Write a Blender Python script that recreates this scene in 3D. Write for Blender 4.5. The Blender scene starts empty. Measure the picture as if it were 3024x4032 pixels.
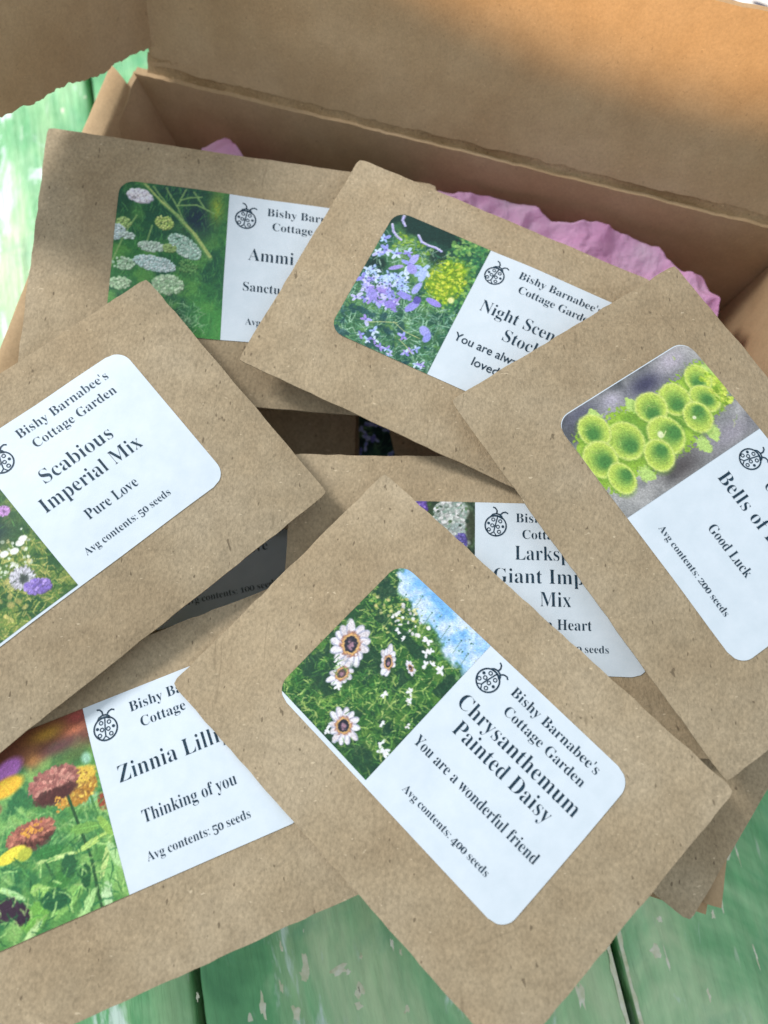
import bpy, bmesh, math, random
import numpy as np
from mathutils import Vector, Matrix, noise as mnoise

R_ = math.radians
MM = 0.001
TZ = 215.0                        # camera height above the table, mm
scene = bpy.context.scene
random.seed(7)

# ------------------------------------------------------------------ camera
cam_d = bpy.data.cameras.new("camera")
cam = bpy.data.objects.new("camera", cam_d)
scene.collection.objects.link(cam)
scene.camera = cam
cam.location = (0, 0, TZ * MM)
cam.rotation_euler = (R_(15), 0, 0)
cam_d.sensor_fit = 'VERTICAL'
cam_d.sensor_height = 36
cam_d.lens = 36 * 2795 / 4032
cam_d.clip_start = 0.01
cam_d.clip_end = 20
cam_d.dof.use_dof = True
cam_d.dof.focus_distance = 0.164
cam_d.dof.aperture_fstop = 10.5

# ------------------------------------------------------------------ light
world = bpy.data.worlds.new("World")
scene.world = world
world.use_nodes = True
bg = world.node_tree.nodes["Background"]
bg.inputs[0].default_value = (0.80, 0.90, 0.99, 1)
bg.inputs[1].default_value = 0.71


def lamp(name, kind, loc, aim, power, color, **kw):
    d = bpy.data.lights.new(name, kind)
    d.energy = power
    d.color = color
    for k, v in kw.items():
        setattr(d, k, v)
    o = bpy.data.objects.new(name, d)
    scene.collection.objects.link(o)
    o.location = [c * MM for c in loc]
    o.rotation_euler = (Vector(aim) - Vector(loc)).to_track_quat('-Z', 'Y').to_euler()
    return o


# window light from the upper left, cool
lamp("window_light", 'AREA', (-500, 470, 530), (0, 50, 50), 5.3, (0.97, 0.985, 1.0), size=0.17)
# brighter daylight that reaches the table left of the box
lamp("daylight_left", 'SPOT', (-766, 168, 640), (-156, 164, 0), 11.0, (1.0, 0.99, 0.95),
     spot_size=R_(11.0), spot_blend=0.15, shadow_soft_size=0.006)
# warm sun patch on the upper right of the raised flap
_u, _d, _n = Vector((.959, -.283, 0)), Vector((.097, .328, .940)), Vector((-.266, -.901, .342))
_aim = Vector((-67.8, 178.6, 47.8)) + _u * 154 + _d * 323
lamp("warm_sun", 'SPOT', _aim + _n * 700, _aim, 25.0, (1.0, 0.58, 0.19),
     spot_size=R_(46.4), spot_blend=0.04, shadow_soft_size=0.009)

scene.view_settings.view_transform = 'Standard'
scene.view_settings.look = 'None'
scene.view_settings.exposure = 0.0
scene.view_settings.gamma = 1.0
scene.render.film_transparent = False


# ------------------------------------------------------------------ helpers
def s2l(c):
    c = np.asarray(c, float) / 255.0
    return np.where(c <= .04045, c / 12.92, ((c + .055) / 1.055) ** 2.4)


def srgb(r, g, b):
    v = s2l((r, g, b))
    return (float(v[0]), float(v[1]), float(v[2]), 1)


class Nodes:
    def __init__(self, name, rough=0.8, spec=0.25):
        self.m = bpy.data.materials.new(name)
        self.m.use_nodes = True
        self.t = self.m.node_tree
        self.b = self.t.nodes["Principled BSDF"]
        self.b.inputs["Roughness"].default_value = rough
        self.b.inputs["Specular IOR Level"].default_value = spec
        tc = self.n("ShaderNodeTexCoord")
        self.co = tc.outputs["Object"]

    def n(self, typ, **kw):
        x = self.t.nodes.new(typ)
        for k, v in kw.items():
            setattr(x, k, v)
        return x

    def l(self, a, b):
        self.t.links.new(a, b)

    def val(self, sock, v):
        if hasattr(v, "is_linked") or hasattr(v, "links"):
            self.l(v, sock)
        else:
            sock.default_value = v

    def noise(self, scale, detail=3, rough=.55, co=None, stretch=None, dist=0.0):
        x = self.n("ShaderNodeTexNoise")
        x.inputs["Scale"].default_value = scale
        x.inputs["Detail"].default_value = detail
        x.inputs["Roughness"].default_value = rough
        x.inputs["Distortion"].default_value = dist
        c = co or self.co
        if stretch:
            mp = self.n("ShaderNodeMapping")
            mp.inputs["Scale"].default_value = stretch[0]
            mp.inputs["Rotation"].default_value = (0, 0, stretch[1])
            self.l(c, mp.inputs[0])
            c = mp.outputs[0]
        self.l(c, x.inputs["Vector"])
        return x.outputs["Fac"]

    def ramp(self, fac, stops):
        x = self.n("ShaderNodeValToRGB")
        els = x.color_ramp.elements
        while len(els) < len(stops):
            els.new(0.5)
        for e, (p, c) in zip(els, stops):
            e.position = p
            e.color = c if len(c) == 4 else (*c, 1)
        self.l(fac, x.inputs[0])
        return x.outputs[0]

    def mix(self, fac, a, b, mode='MIX'):
        x = self.n("ShaderNodeMix", data_type='RGBA', blend_type=mode)
        self.val(x.inputs[0], fac)
        self.val(x.inputs[6], a)
        self.val(x.inputs[7], b)
        return x.outputs[2]

    def math(self, op, a, b=0.0, c=0.0):
        x = self.n("ShaderNodeMath", operation=op)
        self.val(x.inputs[0], a)
        self.val(x.inputs[1], b)
        if op in ('MULTIPLY_ADD', 'COMPARE'):
            self.val(x.inputs[2], c)
        return x.outputs[0]

    def bump(self, h, dist, strength=1.0, normal=None):
        x = self.n("ShaderNodeBump")
        x.inputs["Distance"].default_value = dist
        x.inputs["Strength"].default_value = strength
        self.l(h, x.inputs["Height"])
        if normal is not None:
            self.l(normal, x.inputs["Normal"])
        return x.outputs[0]


BW = lambda v: (v, v, v, 1)


def kraft(name, base, lo, hi, grain=1.0, mottled=1.0, bumpd=0.00024, flute=None, crease=.16, spk=1.0):
    k = Nodes(name, 0.86, 0.2)
    oi_ = k.n("ShaderNodeObjectInfo")
    cb_ = k.n("ShaderNodeCombineXYZ")
    for q_, f_ in enumerate((1.7, 2.9, 4.3)):
        k.l(k.math('MULTIPLY', oi_.outputs["Random"], f_), cb_.inputs[q_])
    va_ = k.n("ShaderNodeVectorMath", operation='ADD')
    k.l(k.co, va_.inputs[0]); k.l(cb_.outputs[0], va_.inputs[1])
    k.co = va_.outputs[0]
    big = k.noise(38, 3)
    mid = k.noise(210, 4, .6)
    fine = k.noise(1500, 3, .65, stretch=((1, .75, 1), .5))
    c = k.ramp(big, [(.34, lo), (.5, base), (.68, hi)])
    m2 = k.ramp(mid, [(.3, BW(1 - .09 * mottled)), (.7, BW(1 + .08 * mottled))])
    c = k.mix(1.0, c, m2, 'MULTIPLY')
    m3 = k.ramp(fine, [(.3, BW(1 - .20 * grain)), (.5, BW(1.0)), (.72, BW(1 + .20 * grain))])
    c = k.mix(1.0, c, m3, 'MULTIPLY')
    # dark fibres and pale chips of pulp
    sp = k.noise(950, 1, .5, stretch=((1, .5, 1), .9))
    dk = k.ramp(sp, [(.725, BW(0)), (.775, BW(1))])
    c = k.mix(k.math('MULTIPLY', dk, .7 * spk), c, (lo[0] * .35, lo[1] * .35, lo[2] * .35, 1))
    sp2 = k.noise(1250, 1, .5, stretch=((.5, 1, 1), .3))
    lt = k.ramp(sp2, [(.735, BW(0)), (.80, BW(1))])
    c = k.mix(k.math('MULTIPLY', lt, .6 * spk), c, (min(hi[0] * 1.7, .9), min(hi[1] * 1.75, .85), min(hi[2] * 1.8, .8), 1))
    # long dark fibre hairs, and a slight tone of its own for each sheet
    fb = k.noise(330, 2, .5, stretch=((1, .16, 1), 1.1), dist=1.2)
    fd = k.ramp(fb, [(.70, BW(0)), (.74, BW(1))])
    c = k.mix(k.math('MULTIPLY', fd, .35 * spk), c, (lo[0] * .5, lo[1] * .5, lo[2] * .5, 1))
    tone = k.math('MULTIPLY_ADD', oi_.outputs["Random"], .10, .95)
    tv = k.n("ShaderNodeCombineColor")
    for q_ in range(3): k.l(tone, tv.inputs[q_])
    c = k.mix(1.0, c, tv.outputs[0], 'MULTIPLY')
    k.l(c, k.b.inputs["Base Color"])
    h = k.math('ADD', k.math('MULTIPLY', k.noise(900, 4, .7, stretch=((1, .5, 1), .6)), 1.0),
               k.math('MULTIPLY', k.noise(160, 3, .6), 1.4))
    cre = k.math('ABSOLUTE', k.math('SUBTRACT', k.noise(46, 3, .5, dist=1.5), .5))
    h = k.math('ADD', h, k.math('MULTIPLY', k.ramp(cre, [(0, BW(0)), (.035, BW(1))]), crease))
    if flute:
        w = k.n("ShaderNodeTexWave", wave_type='BANDS', bands_direction=flute[0])
        w.inputs["Scale"].default_value = flute[1]
        w.inputs["Distortion"].default_value = .6
        w.inputs["Detail"].default_value = 1
        k.l(k.co, w.inputs["Vector"])
        h = k.math('ADD', h, k.math('MULTIPLY', w.outputs["Fac"], flute[2]))
    k.l(k.bump(h, bumpd, 1.0), k.b.inputs["Normal"])
    return k.m


M = {}
M['kraft'] = kraft("kraft_paper", srgb(180, 159, 128), srgb(172, 150, 119), srgb(188, 168, 138))
M['card'] = kraft("corrugated_card", srgb(184, 154, 117), srgb(177, 146, 109), srgb(190, 161, 125), grain=.45, mottled=.55, bumpd=.00010, flute=('X', 70, .22), crease=.10, spk=.35)
M['card_edge'] = kraft("torn_card_edge", srgb(178, 148, 109), srgb(158, 128, 90), srgb(190, 162, 124), grain=.9, mottled=1.1, bumpd=.0003)

lab = Nodes("label_paper", 0.55, 0.35)
lab.l(lab.ramp(lab.noise(260, 3), [(.3, (.75, .82, .87, 1)), (.7, (.81, .87, .92, 1))]), lab.b.inputs["Base Color"])
lab.l(lab.bump(lab.noise(420, 4, .6), .00004, 1.0), lab.b.inputs["Normal"])
M['label'] = lab.m

ink = Nodes("printing_ink", 0.5, 0.3)
ik = ink.ramp(ink.noise(2600, 2), [(.35, srgb(14, 36, 50)), (.75, srgb(52, 84, 104))])
ink.l(ik, ink.b.inputs["Base Color"])
M['ink'] = ink.m

pr = Nodes("printed_picture", 0.45, 0.35)
ca = pr.n("ShaderNodeVertexColor", layer_name="Col")
g = pr.ramp(pr.noise(3000, 2, .6), [(.3, BW(.88)), (.7, BW(1.12))])
pr.l(pr.mix(1.0, ca.outputs[0], g, 'MULTIPLY'), pr.b.inputs["Base Color"])
pr.l(pr.bump(pr.noise(420, 4, .6), .00004, 1.0), pr.b.inputs["Normal"])
M['print'] = pr.m

ti = Nodes("pink_tissue", 0.75, 0.2)
tcol = ti.ramp(ti.noise(70, 4), [(.3, srgb(244, 178, 222)), (.55, srgb(250, 200, 234)), (.75, srgb(253, 222, 243))])
ti.l(tcol, ti.b.inputs["Base Color"])
ti.l(ti.bump(ti.math('ADD', ti.math('ABSOLUTE', ti.math('SUBTRACT', ti.noise(150, 4, .6, dist=1.0), .5)), ti.math('MULTIPLY', ti.noise(900, 3, .6), .2)), .0012, 1.0), ti.b.inputs["Normal"])
ttr = ti.n("ShaderNodeBsdfTranslucent")
ti.l(tcol, ttr.inputs[0])
tms = ti.n("ShaderNodeMixShader")
tms.inputs[0].default_value = .38
out = [x for x in ti.t.nodes if x.type == 'OUTPUT_MATERIAL'][0]
ti.l(ti.b.outputs[0], tms.inputs[1])
ti.l(ttr.outputs[0], tms.inputs[2])
ti.l(tms.outputs[0], out.inputs[0])
M['tissue'] = ti.m

# painted planks: worn green paint, streaks along the board (object X = along the board)
pk = Nodes("green_painted_wood", 0.42, 0.4)
oi = pk.n("ShaderNodeObjectInfo")
rnd = pk.n("ShaderNodeVectorMath", operation='MULTIPLY_ADD')
pk.l(pk.co, rnd.inputs[0])
rnd.inputs[1].default_value = (1, 1, 1)
cmb = pk.n("ShaderNodeCombineXYZ")
pk.l(pk.math('MULTIPLY', oi.outputs["Random"], 3.0), cmb.inputs[0])
pk.l(pk.math('MULTIPLY', oi.outputs["Random"], 7.0), cmb.inputs[1])
pk.l(cmb.outputs[0], rnd.inputs[2])
pco = rnd.outputs[0]
streak = pk.noise(34, 5, .62, co=pco, stretch=((.18, 1, 1), 0), dist=.8)
cloud = pk.noise(26, 5, .62, co=pco, stretch=((.6, 1, 1), 0), dist=1.0)
fine = pk.noise(240, 4, .65, co=pco, stretch=((.22, 1, 1), 0))
c = pk.ramp(cloud, [(.28, srgb(78, 146, 96)), (.42, srgb(108, 176, 118)), (.54, srgb(150, 200, 146)), (.68, srgb(198, 224, 176))])
c = pk.mix(pk.ramp(streak, [(.48, BW(0)), (.72, BW(.75))]), c, srgb(182, 210, 158))
c = pk.mix(pk.ramp(pk.noise(20, 5, .6, co=pco, dist=1.6), [(.54, BW(0)), (.74, BW(.6))]), c, srgb(88, 164, 128))
c = pk.mix(1.0, c, pk.ramp(fine, [(.3, BW(.86)), (.7, BW(1.12))]), 'MULTIPLY')
scr = pk.noise(420, 2, .5, co=pco, stretch=((.2, 1, 1), .12))
c = pk.mix(pk.ramp(scr, [(.68, BW(0)), (.76, BW(.6))]), c, srgb(196, 214, 190))
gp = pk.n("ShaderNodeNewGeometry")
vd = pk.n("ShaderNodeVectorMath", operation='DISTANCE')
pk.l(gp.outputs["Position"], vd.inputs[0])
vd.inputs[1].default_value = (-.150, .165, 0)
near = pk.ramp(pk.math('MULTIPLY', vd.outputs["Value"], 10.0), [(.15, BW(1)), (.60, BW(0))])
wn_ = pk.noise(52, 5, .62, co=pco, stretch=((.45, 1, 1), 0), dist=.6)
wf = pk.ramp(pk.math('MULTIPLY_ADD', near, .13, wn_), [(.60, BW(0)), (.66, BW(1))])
c = pk.mix(pk.ramp(pk.noise(300, 4, .7, co=pco, stretch=((.06, 1, 1), 0)), [(.62, BW(0)), (.72, BW(.35))]), c, srgb(70, 130, 84))
fl_ = pk.noise(120, 3, .6, co=pco, stretch=((.5, 1, 1), .2))
c = pk.mix(pk.ramp(fl_, [(.69, BW(0)), (.70, BW(1))]), c, srgb(214, 216, 190))
c = pk.mix(pk.ramp(pk.noise(64, 4, .65, co=pco, stretch=((.3, 1, 1), 0)), [(.55, BW(0)), (.8, BW(.55))]), c, srgb(186, 210, 160))
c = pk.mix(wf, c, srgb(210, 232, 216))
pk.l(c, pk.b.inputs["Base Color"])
hh = pk.math('ADD', pk.math('MULTIPLY', streak, 1.0), pk.math('MULTIPLY', fine, .35))
gr_ = pk.noise(520, 4, .7, co=pco, stretch=((.05, 1, 1), 0), dist=.5)
hh = pk.math('ADD', hh, pk.math('MULTIPLY', gr_, .8))
pk.l(pk.bump(hh, .0008, 1.0), pk.b.inputs["Normal"])
M['plank'] = pk.m

bw_ = Nodes("bare_primer", 0.75, 0.2)
bw_.l(bw_.ramp(bw_.noise(300, 4, .6), [(.3, srgb(196, 202, 160)), (.5, srgb(222, 222, 194)), (.7, srgb(240, 240, 224))]), bw_.b.inputs["Base Color"])
bw_.l(bw_.bump(bw_.noise(500, 3), .0002), bw_.b.inputs["Normal"])
M['bare'] = bw_.m
wp = Nodes("white_paint_patch", 0.6, 0.3)
wp.l(wp.ramp(wp.noise(160, 4, .6), [(.3, srgb(188, 222, 204)), (.5, srgb(224, 238, 230)), (.7, srgb(246, 250, 246))]), wp.b.inputs["Base Color"])
M['white_paint'] = wp.m
dw = Nodes("dark_gap_wood", 0.9, 0.1)
dw.l(dw.ramp(dw.noise(200, 3), [(.3, srgb(20, 28, 18)), (.7, srgb(44, 52, 34))]), dw.b.inputs["Base Color"])
M['gap'] = dw.m

cl = Nodes("white_cloth", 0.9, 0.1)
cl.l(cl.ramp(cl.noise(600, 3), [(.3, (.80, .82, .84, 1)), (.7, (.88, .89, .9, 1))]), cl.b.inputs["Base Color"])
M['cloth'] = cl.m
nv = Nodes("navy_print", 0.9, 0.1)
nv.l(nv.ramp(nv.noise(500, 3), [(.3, srgb(34, 42, 66)), (.7, srgb(70, 80, 108))]), nv.b.inputs["Base Color"])
M['navy'] = nv.m


def tag(o, label=None, cat=None, group=None, kind=None):
    if label: o['label'] = label
    if cat: o['category'] = cat
    if group: o['group'] = group
    if kind: o['kind'] = kind
    return o


def empty(name, loc):
    o = bpy.data.objects.new(name, None)
    scene.collection.objects.link(o)
    o.empty_display_size = 0.02
    o.location = [c * MM for c in loc]
    return o


def W(p):                 # mm, camera-relative z -> metres on the table
    return (p[0] * MM, p[1] * MM, (p[2] + TZ) * MM)


def mesh_obj(name, verts, faces, mat, parent=None, smooth=False, colors=None, extra=None):
    """verts in metres, world; stored relative to the parent's location"""
    v = np.asarray(verts, dtype=np.float64)
    if parent is not None:
        off = np.array(parent_world(parent))
        v = v - off
    me = bpy.data.meshes.new(name)
    if isinstance(faces, np.ndarray) and faces.ndim == 2 and faces.shape[1] == 4:
        n = len(faces)
        me.vertices.add(len(v))
        me.vertices.foreach_set("co", v.ravel())
        me.loops.add(n * 4)
        me.loops.foreach_set("vertex_index", faces.ravel().astype(np.int32))
        me.polygons.add(n)
        me.polygons.foreach_set("loop_start", np.arange(0, n * 4, 4, dtype=np.int32))
        me.update(calc_edges=True)
    else:
        me.from_pydata([tuple(x) for x in v], [], [tuple(int(i) for i in f) for f in faces])
    if smooth:
        me.polygons.foreach_set("use_smooth", np.ones(len(me.polygons), dtype=bool))
    if colors is not None:
        at = me.color_attributes.new("Col", 'FLOAT_COLOR', 'POINT')
        cc = np.ones((len(v), 4), dtype=np.float32)
        cc[:, :3] = colors
        at.data.foreach_set("color", cc.ravel())
    me.materials.append(mat)
    if extra:
        for m in extra: me.materials.append(m)
    me.validate()
    me.update()
    o = bpy.data.objects.new(name, me)
    scene.collection.objects.link(o)
    if parent is not None:
        o.parent = parent
    return o


def parent_world(p):
    x = np.zeros(3)
    while p is not None:
        x = x + np.array(p.location)
        p = p.parent
    return x


def grid_faces(nx, ny, off=0, flip=False):
    i = np.arange(nx - 1)[None, :]
    j = np.arange(ny - 1)[:, None]
    a = (j * nx + i).ravel() + off
    f = np.stack([a, a + 1, a + nx + 1, a + nx], 1)
    return f[:, ::-1].copy() if flip else f


# ------------------------------------------------------------------ value noise for shapes and pictures
class VN:
    def __init__(self, seed):
        self.r = np.random.RandomState(seed).rand(64, 64)

    def __call__(self, x, y):
        x = np.asarray(x, float); y = np.asarray(y, float)
        xi = np.floor(x).astype(int); yi = np.floor(y).astype(int)
        fx = x - xi; fy = y - yi
        fx = fx * fx * (3 - 2 * fx); fy = fy * fy * (3 - 2 * fy)
        r = self.r
        a = r[xi % 64, yi % 64]; b = r[(xi + 1) % 64, yi % 64]
        c_ = r[xi % 64, (yi + 1) % 64]; d = r[(xi + 1) % 64, (yi + 1) % 64]
        return (a * (1 - fx) + b * fx) * (1 - fy) + (c_ * (1 - fx) + d * fx) * fy

    def fbm(self, x, y, o=4):
        s = 0; a = .5
        for k in range(o):
            s = s + a * self(x * 2 ** k + 11.3 * k, y * 2 ** k + 5.1 * k); a *= .5
        return s / (1 - .5 ** o)


# ------------------------------------------------------------------ picture painter (colours are display sRGB 0..255)
class Pic:
    def __init__(self, x0, x1, y0, y1, seed, res=5.6):
        self.x0, self.x1, self.y0, self.y1 = x0, x1, y0, y1
        self.nx = int((x1 - x0) * res) + 1
        self.ny = int((y1 - y0) * res) + 1
        self.X, self.Y = np.meshgrid(np.linspace(x0, x1, self.nx), np.linspace(y0, y1, self.ny))
        self.I = np.zeros((self.ny, self.nx, 3))
        self.res = res
        self.rs = np.random.RandomState(seed)
        self.vn = VN(seed)
        self.aa = .5 / res

    def fill(self, c): self.I[:] = c

    def bl(self, m, c, sl=(slice(None), slice(None))):
        m = np.clip(m, 0, 1)[..., None]
        self.I[sl] = self.I[sl] * (1 - m) + np.asarray(c, float) * m

    def win(self, xa, xb, ya, yb):
        i0 = max(0, int((xa - self.x0) * self.res) - 2); i1 = min(self.nx, int((xb - self.x0) * self.res) + 3)
        j0 = max(0, int((ya - self.y0) * self.res) - 2); j1 = min(self.ny, int((yb - self.y0) * self.res) + 3)
        if i1 <= i0 or j1 <= j0: return None
        return (slice(j0, j1), slice(i0, i1))

    def ell(self, cx, cy, a, b, ang, c, soft=.12, al=1.0, wob=0.0):
        r = max(a, b) * (1 + soft + wob) + .4
        s = self.win(cx - r, cx + r, cy - r, cy + r)
        if s is None: return
        dx = self.X[s] - cx; dy = self.Y[s] - cy
        ca_, sa = math.cos(ang), math.sin(ang)
        u = (dx * ca_ + dy * sa) / a; v = (-dx * sa + dy * ca_) / b
        d = np.sqrt(u * u + v * v)
        if wob: d = d + wob * (self.vn(self.X[s] * 2.3 + cx, self.Y[s] * 2.3) - .5) * 2
        sf = max(soft, self.aa / min(a, b))
        self.bl(np.clip((1 - d) / sf + .5, 0, 1) * al, c, s)

    def line(self, pts, w, c, al=1.0, w2=None):
        for k in range(len(pts) - 1):
            (xa, ya), (xb, yb) = pts[k], pts[k + 1]
            ww = w if w2 is None else w + (w2 - w) * k / max(1, len(pts) - 2)
            s = self.win(min(xa, xb) - ww, max(xa, xb) + ww, min(ya, yb) - ww, max(ya, yb) + ww)
            if s is None: continue
            dx, dy = xb - xa, yb - ya
            L = dx * dx + dy * dy + 1e-9
            t = np.clip(((self.X[s] - xa) * dx + (self.Y[s] - ya) * dy) / L, 0, 1)
            d = np.hypot(self.X[s] - xa - t * dx, self.Y[s] - ya - t * dy)
            self.bl(np.clip((ww / 2 - d) / (2 * self.aa) + .5, 0, 1) * al, c, s)

    def blades(self, n, cols, lmin, lmax, w, box=None, ang=(-math.pi, math.pi), al=.9, cond=None):
        bx = box or (self.x0, self.x1, self.y0, self.y1)
        rs = self.rs
        for _ in range(n):
            x = rs.uniform(bx[0], bx[1]); y = rs.uniform(bx[2], bx[3])
            if cond is not None and not cond(x, y): continue
            a = rs.uniform(*ang); L = rs.uniform(lmin, lmax); k = rs.uniform(-.8, .8)
            p = [(x, y)]
            for q in range(2):
                a += k * .5
                p.append((p[-1][0] + math.cos(a) * L / 2, p[-1][1] + math.sin(a) * L / 2))
            cc = np.array(cols[rs.randint(len(cols))]) * rs.uniform(.85, 1.12)
            self.line(p, w * rs.uniform(.6, 1.3), np.clip(cc, 0, 255), al)

    def dabs(self, n, cols, smin, smax, box, soft=.4, al=.9, cond=None):
        rs = self.rs
        for _ in range(n):
            x = rs.uniform(box[0], box[1]); y = rs.uniform(box[2], box[3])
            if cond is not None and not cond(x, y): continue
            cc = np.array(cols[rs.randint(len(cols))]) * rs.uniform(.88, 1.1)
            s = rs.uniform(smin, smax)
            self.ell(x, y, s, s * rs.uniform(.45, 1), rs.uniform(0, 3), np.clip(cc, 0, 255), soft, al)

    def petal(self, cx, cy, ang, L, w, c, sq=1.0, sqa=0.0):
        # a petal from the centre outwards, with the flower disc squashed by sq along direction sqa
        def P(r, a):
            x, y = r * math.cos(a), r * math.sin(a)
            ca_, sa = math.cos(sqa), math.sin(sqa)
            u = x * ca_ + y * sa; v = (-x * sa + y * ca_) * sq
            return cx + u * ca_ - v * sa, cy + u * sa + v * ca_
        x1, y1 = P(L * .58, ang); x2, y2 = P(L, ang); x0, y0 = P(L * .16, ang)
        a2 = math.atan2(y2 - y0, x2 - x0); l2 = math.hypot(x2 - x0, y2 - y0) / 2
        self.ell((x0 + x2) / 2, (y0 + y2) / 2, max(l2, .2), w, a2, c, .18)

    def umbel(self, cx, cy, a, b, ang, cols, n, d0=.30):
        rs = self.rs
        for _ in range(n):
            t = rs.uniform(0, 2 * math.pi); r = math.sqrt(rs.rand())
            u, v = r * math.cos(t) * a, r * math.sin(t) * b
            x = cx + u * math.cos(ang) - v * math.sin(ang); y = cy + u * math.sin(ang) + v * math.cos(ang)
            self.ell(x + .1, y + .18, d0 * 1.1, d0, 0, np.array(cols[0]) * .60, .5, .4)
            self.ell(x, y, d0 * rs.uniform(.7, 1.2), d0 * rs.uniform(.6, 1), rs.uniform(0, 3),
                     np.clip(np.array(cols[rs.randint(len(cols))]) * rs.uniform(.92, 1.06), 0, 255), .5, .95)

    def blotch(self, sc, lo, hi, c, al=1.0, oct=4, ox=0.0, cond=None):
        f = self.vn.fbm(self.X / sc + ox, self.Y / sc + ox * 1.7, oct)
        m = np.clip((f - lo) / (hi - lo), 0, 1) * al
        if cond is not None: m = m * cond
        self.bl(m, c)

    def linear(self):
        f = self.vn.fbm(self.X * 3.1, self.Y * 3.1, 3) - .5
        g_ = self.rs.rand(*self.X.shape) - .5
        I = np.clip(self.I * (1 + .22 * f[..., None] + .14 * g_[..., None]), 0, 255)
        I = 255 * np.clip((I / 255.0) ** 1.10 * 1.04, 0, 1)
        L = s2l(I) / np.array([.80, .93, 1.0]) * .98
        return np.clip(L, 0, .95).reshape(-1, 3)


G_ = [(58, 118, 60), (84, 146, 72), (120, 172, 92), (40, 92, 54), (150, 190, 110)]


def pic_daisy(P):
    P.fill((52, 104, 56))
    P.blotch(6, .45, .6, (38, 84, 54)); P.blotch(3, .52, .68, (92, 136, 66), .8, ox=9)
    P.blades(2100, [(60, 118, 62), (98, 148, 74), (132, 172, 92), (170, 196, 122), (36, 84, 50), (74, 130, 66)], .8, 2.2, .22)
    # sky along the top edge, ragged border falling to the right
    X, Y = P.X, P.Y
    f = P.vn.fbm(X / 2.2, Y / 2.2, 4)
    brd = 17.2 + (X - 18) * .20 - 3.5 * np.clip((22 - X) / 4, 0, 1) + (f - .5) * 5
    sky = np.clip((brd - Y) / 1.4, 0, 1)
    skc = np.stack([np.interp(f, [.3, .7], [120, 196]), np.interp(f, [.3, .7], [182, 222]), np.interp(f, [.3, .7], [236, 246])], -1)
    P.I = P.I * (1 - sky[..., None]) + skc * sky[..., None]
    P.blotch(1.0, .60, .68, (120, 160, 130), .5, cond=np.clip(1 - abs(brd - Y) / 3.5, 0, 1))
    P.dabs(46, [(58, 106, 94), (80, 128, 106), (190, 206, 150)], .12, .26, (18, 46, 13.5, 22), .5, .9)
    for x, y in ((21, 16), (27, 15.2), (31, 16.5), (36, 16), (40, 16.5), (43, 17.6), (24, 17.5), (34, 18)):
        P.line([(x, y), (x + .5, y + 3.4)], .14, (86, 128, 96), .8)
        P.ell(x, y, .24, .18, .4, (70, 118, 104), .4)
    P.dabs(80, [(196, 200, 120), (150, 176, 90), (224, 220, 160)], .2, .5, (18, 30, 18, 27), .5, .7)
    P.dabs(26, [(232, 238, 240), (206, 214, 220)], .25, .55, (25, 33, 19.5, 24), .4, .95)
    P.blotch(3.4, .58, .66, (30, 70, 56), .8, ox=31, cond=1 - sky)
    P.ell(28.2, 33.4, 2.6, 2.0, .5, (34, 74, 56), .6, .8); P.ell(24.0, 45.0, 1.6, 2.4, .2, (36, 74, 56), .6, .8)
    P.ell(41, 50, 3.5, 2.4, .2, (40, 78, 58), .8, .7)

    def daisy(cx, cy, R, sq, sqa, n=15, rot=0.0, ring=(206, 176, 120), cor=(46, 52, 66)):
        P.ell(cx + .4, cy + .7, R * .9, R * sq * .9, sqa, (34, 70, 48), .5, .6)
        for k in range(n):
            a = rot + k * 2 * math.pi / n + P.rs.uniform(-.07, .07)
            if P.rs.rand() < .08: continue
            L_ = R * P.rs.uniform(.78, 1.06)
            P.petal(cx, cy, a, L_, R * .17, (170, 180, 200), sq, sqa)
            sh_ = P.rs.uniform(.86, 1.0)
            P.petal(cx, cy, a + .04, L_ * .96, R * .13, np.array((236, 240, 248)) * sh_, sq, sqa)
        r0 = R * .42
        P.ell(cx, cy, r0, r0 * (sq + .1), sqa, (120, 66, 50), .3, .8, .2)
        P.ell(cx, cy, r0 * .90, r0 * (sq + .1) * .9, sqa, ring, .2, 1, .12)
        P.ell(cx, cy, r0 * .70, r0 * (sq + .06) * .72, sqa, cor, .15, 1, .1)
        P.ell(cx + .1, cy + .1, r0 * .36, r0 * sq * .36, sqa, (168, 138, 156), .6, .9, .5)
    daisy(22.9, 34.4, 6.3, .74, 1.1)
    daisy(31.6, 31.4, 4.0, .5, .9, 12)
    daisy(26.0, 40.4, 4.1, .62, 1.6, 11, .3, cor=(96, 84, 82))
    daisy(34.1, 48.0, 4.7, .84, .9, 12, .4)
    daisy(36.1, 28.8, 1.9, .5, .4, 9)
    for x, y, r in ((34.7, 21.8, 1.2), (36.4, 24, 1.1), (38, 26, 1), (41.2, 24.5, 1.2), (39.6, 32.6, 1.0), (40.9, 34, 1.0), (35.8, 37, .9),
                    (39.7, 41.8, .8), (43.9, 45.6, 1.5), (42.6, 44.6, .9), (30.5, 25.2, .7), (28.4, 24.8, .8), (36.8, 23, .8), (38.9, 25, .9),
                    (23.5, 39.2, .9), (27.2, 43, 1.0), (32, 51.2, 1.1), (44, 38.2, .7)):
        for k in range(5):
            a = P.rs.uniform(0, 6.3)
            P.ell(x + math.cos(a) * r * .5, y + math.sin(a) * r * .5, r * .5, r * .24, a, (236, 240, 246), .3)
    P.blades(240, [(150, 186, 104), (98, 150, 78), (60, 116, 62)], .8, 2.0, .18, box=(18, 45, 30, 52), al=.85,
             cond=lambda x, y: min((x - 22.6) ** 2 + (y - 34.2) ** 2, (x - 34.1) ** 2 + (y - 48.2) ** 2, (x - 31.6) ** 2 + (y - 31.6) ** 2) > 16)


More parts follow.
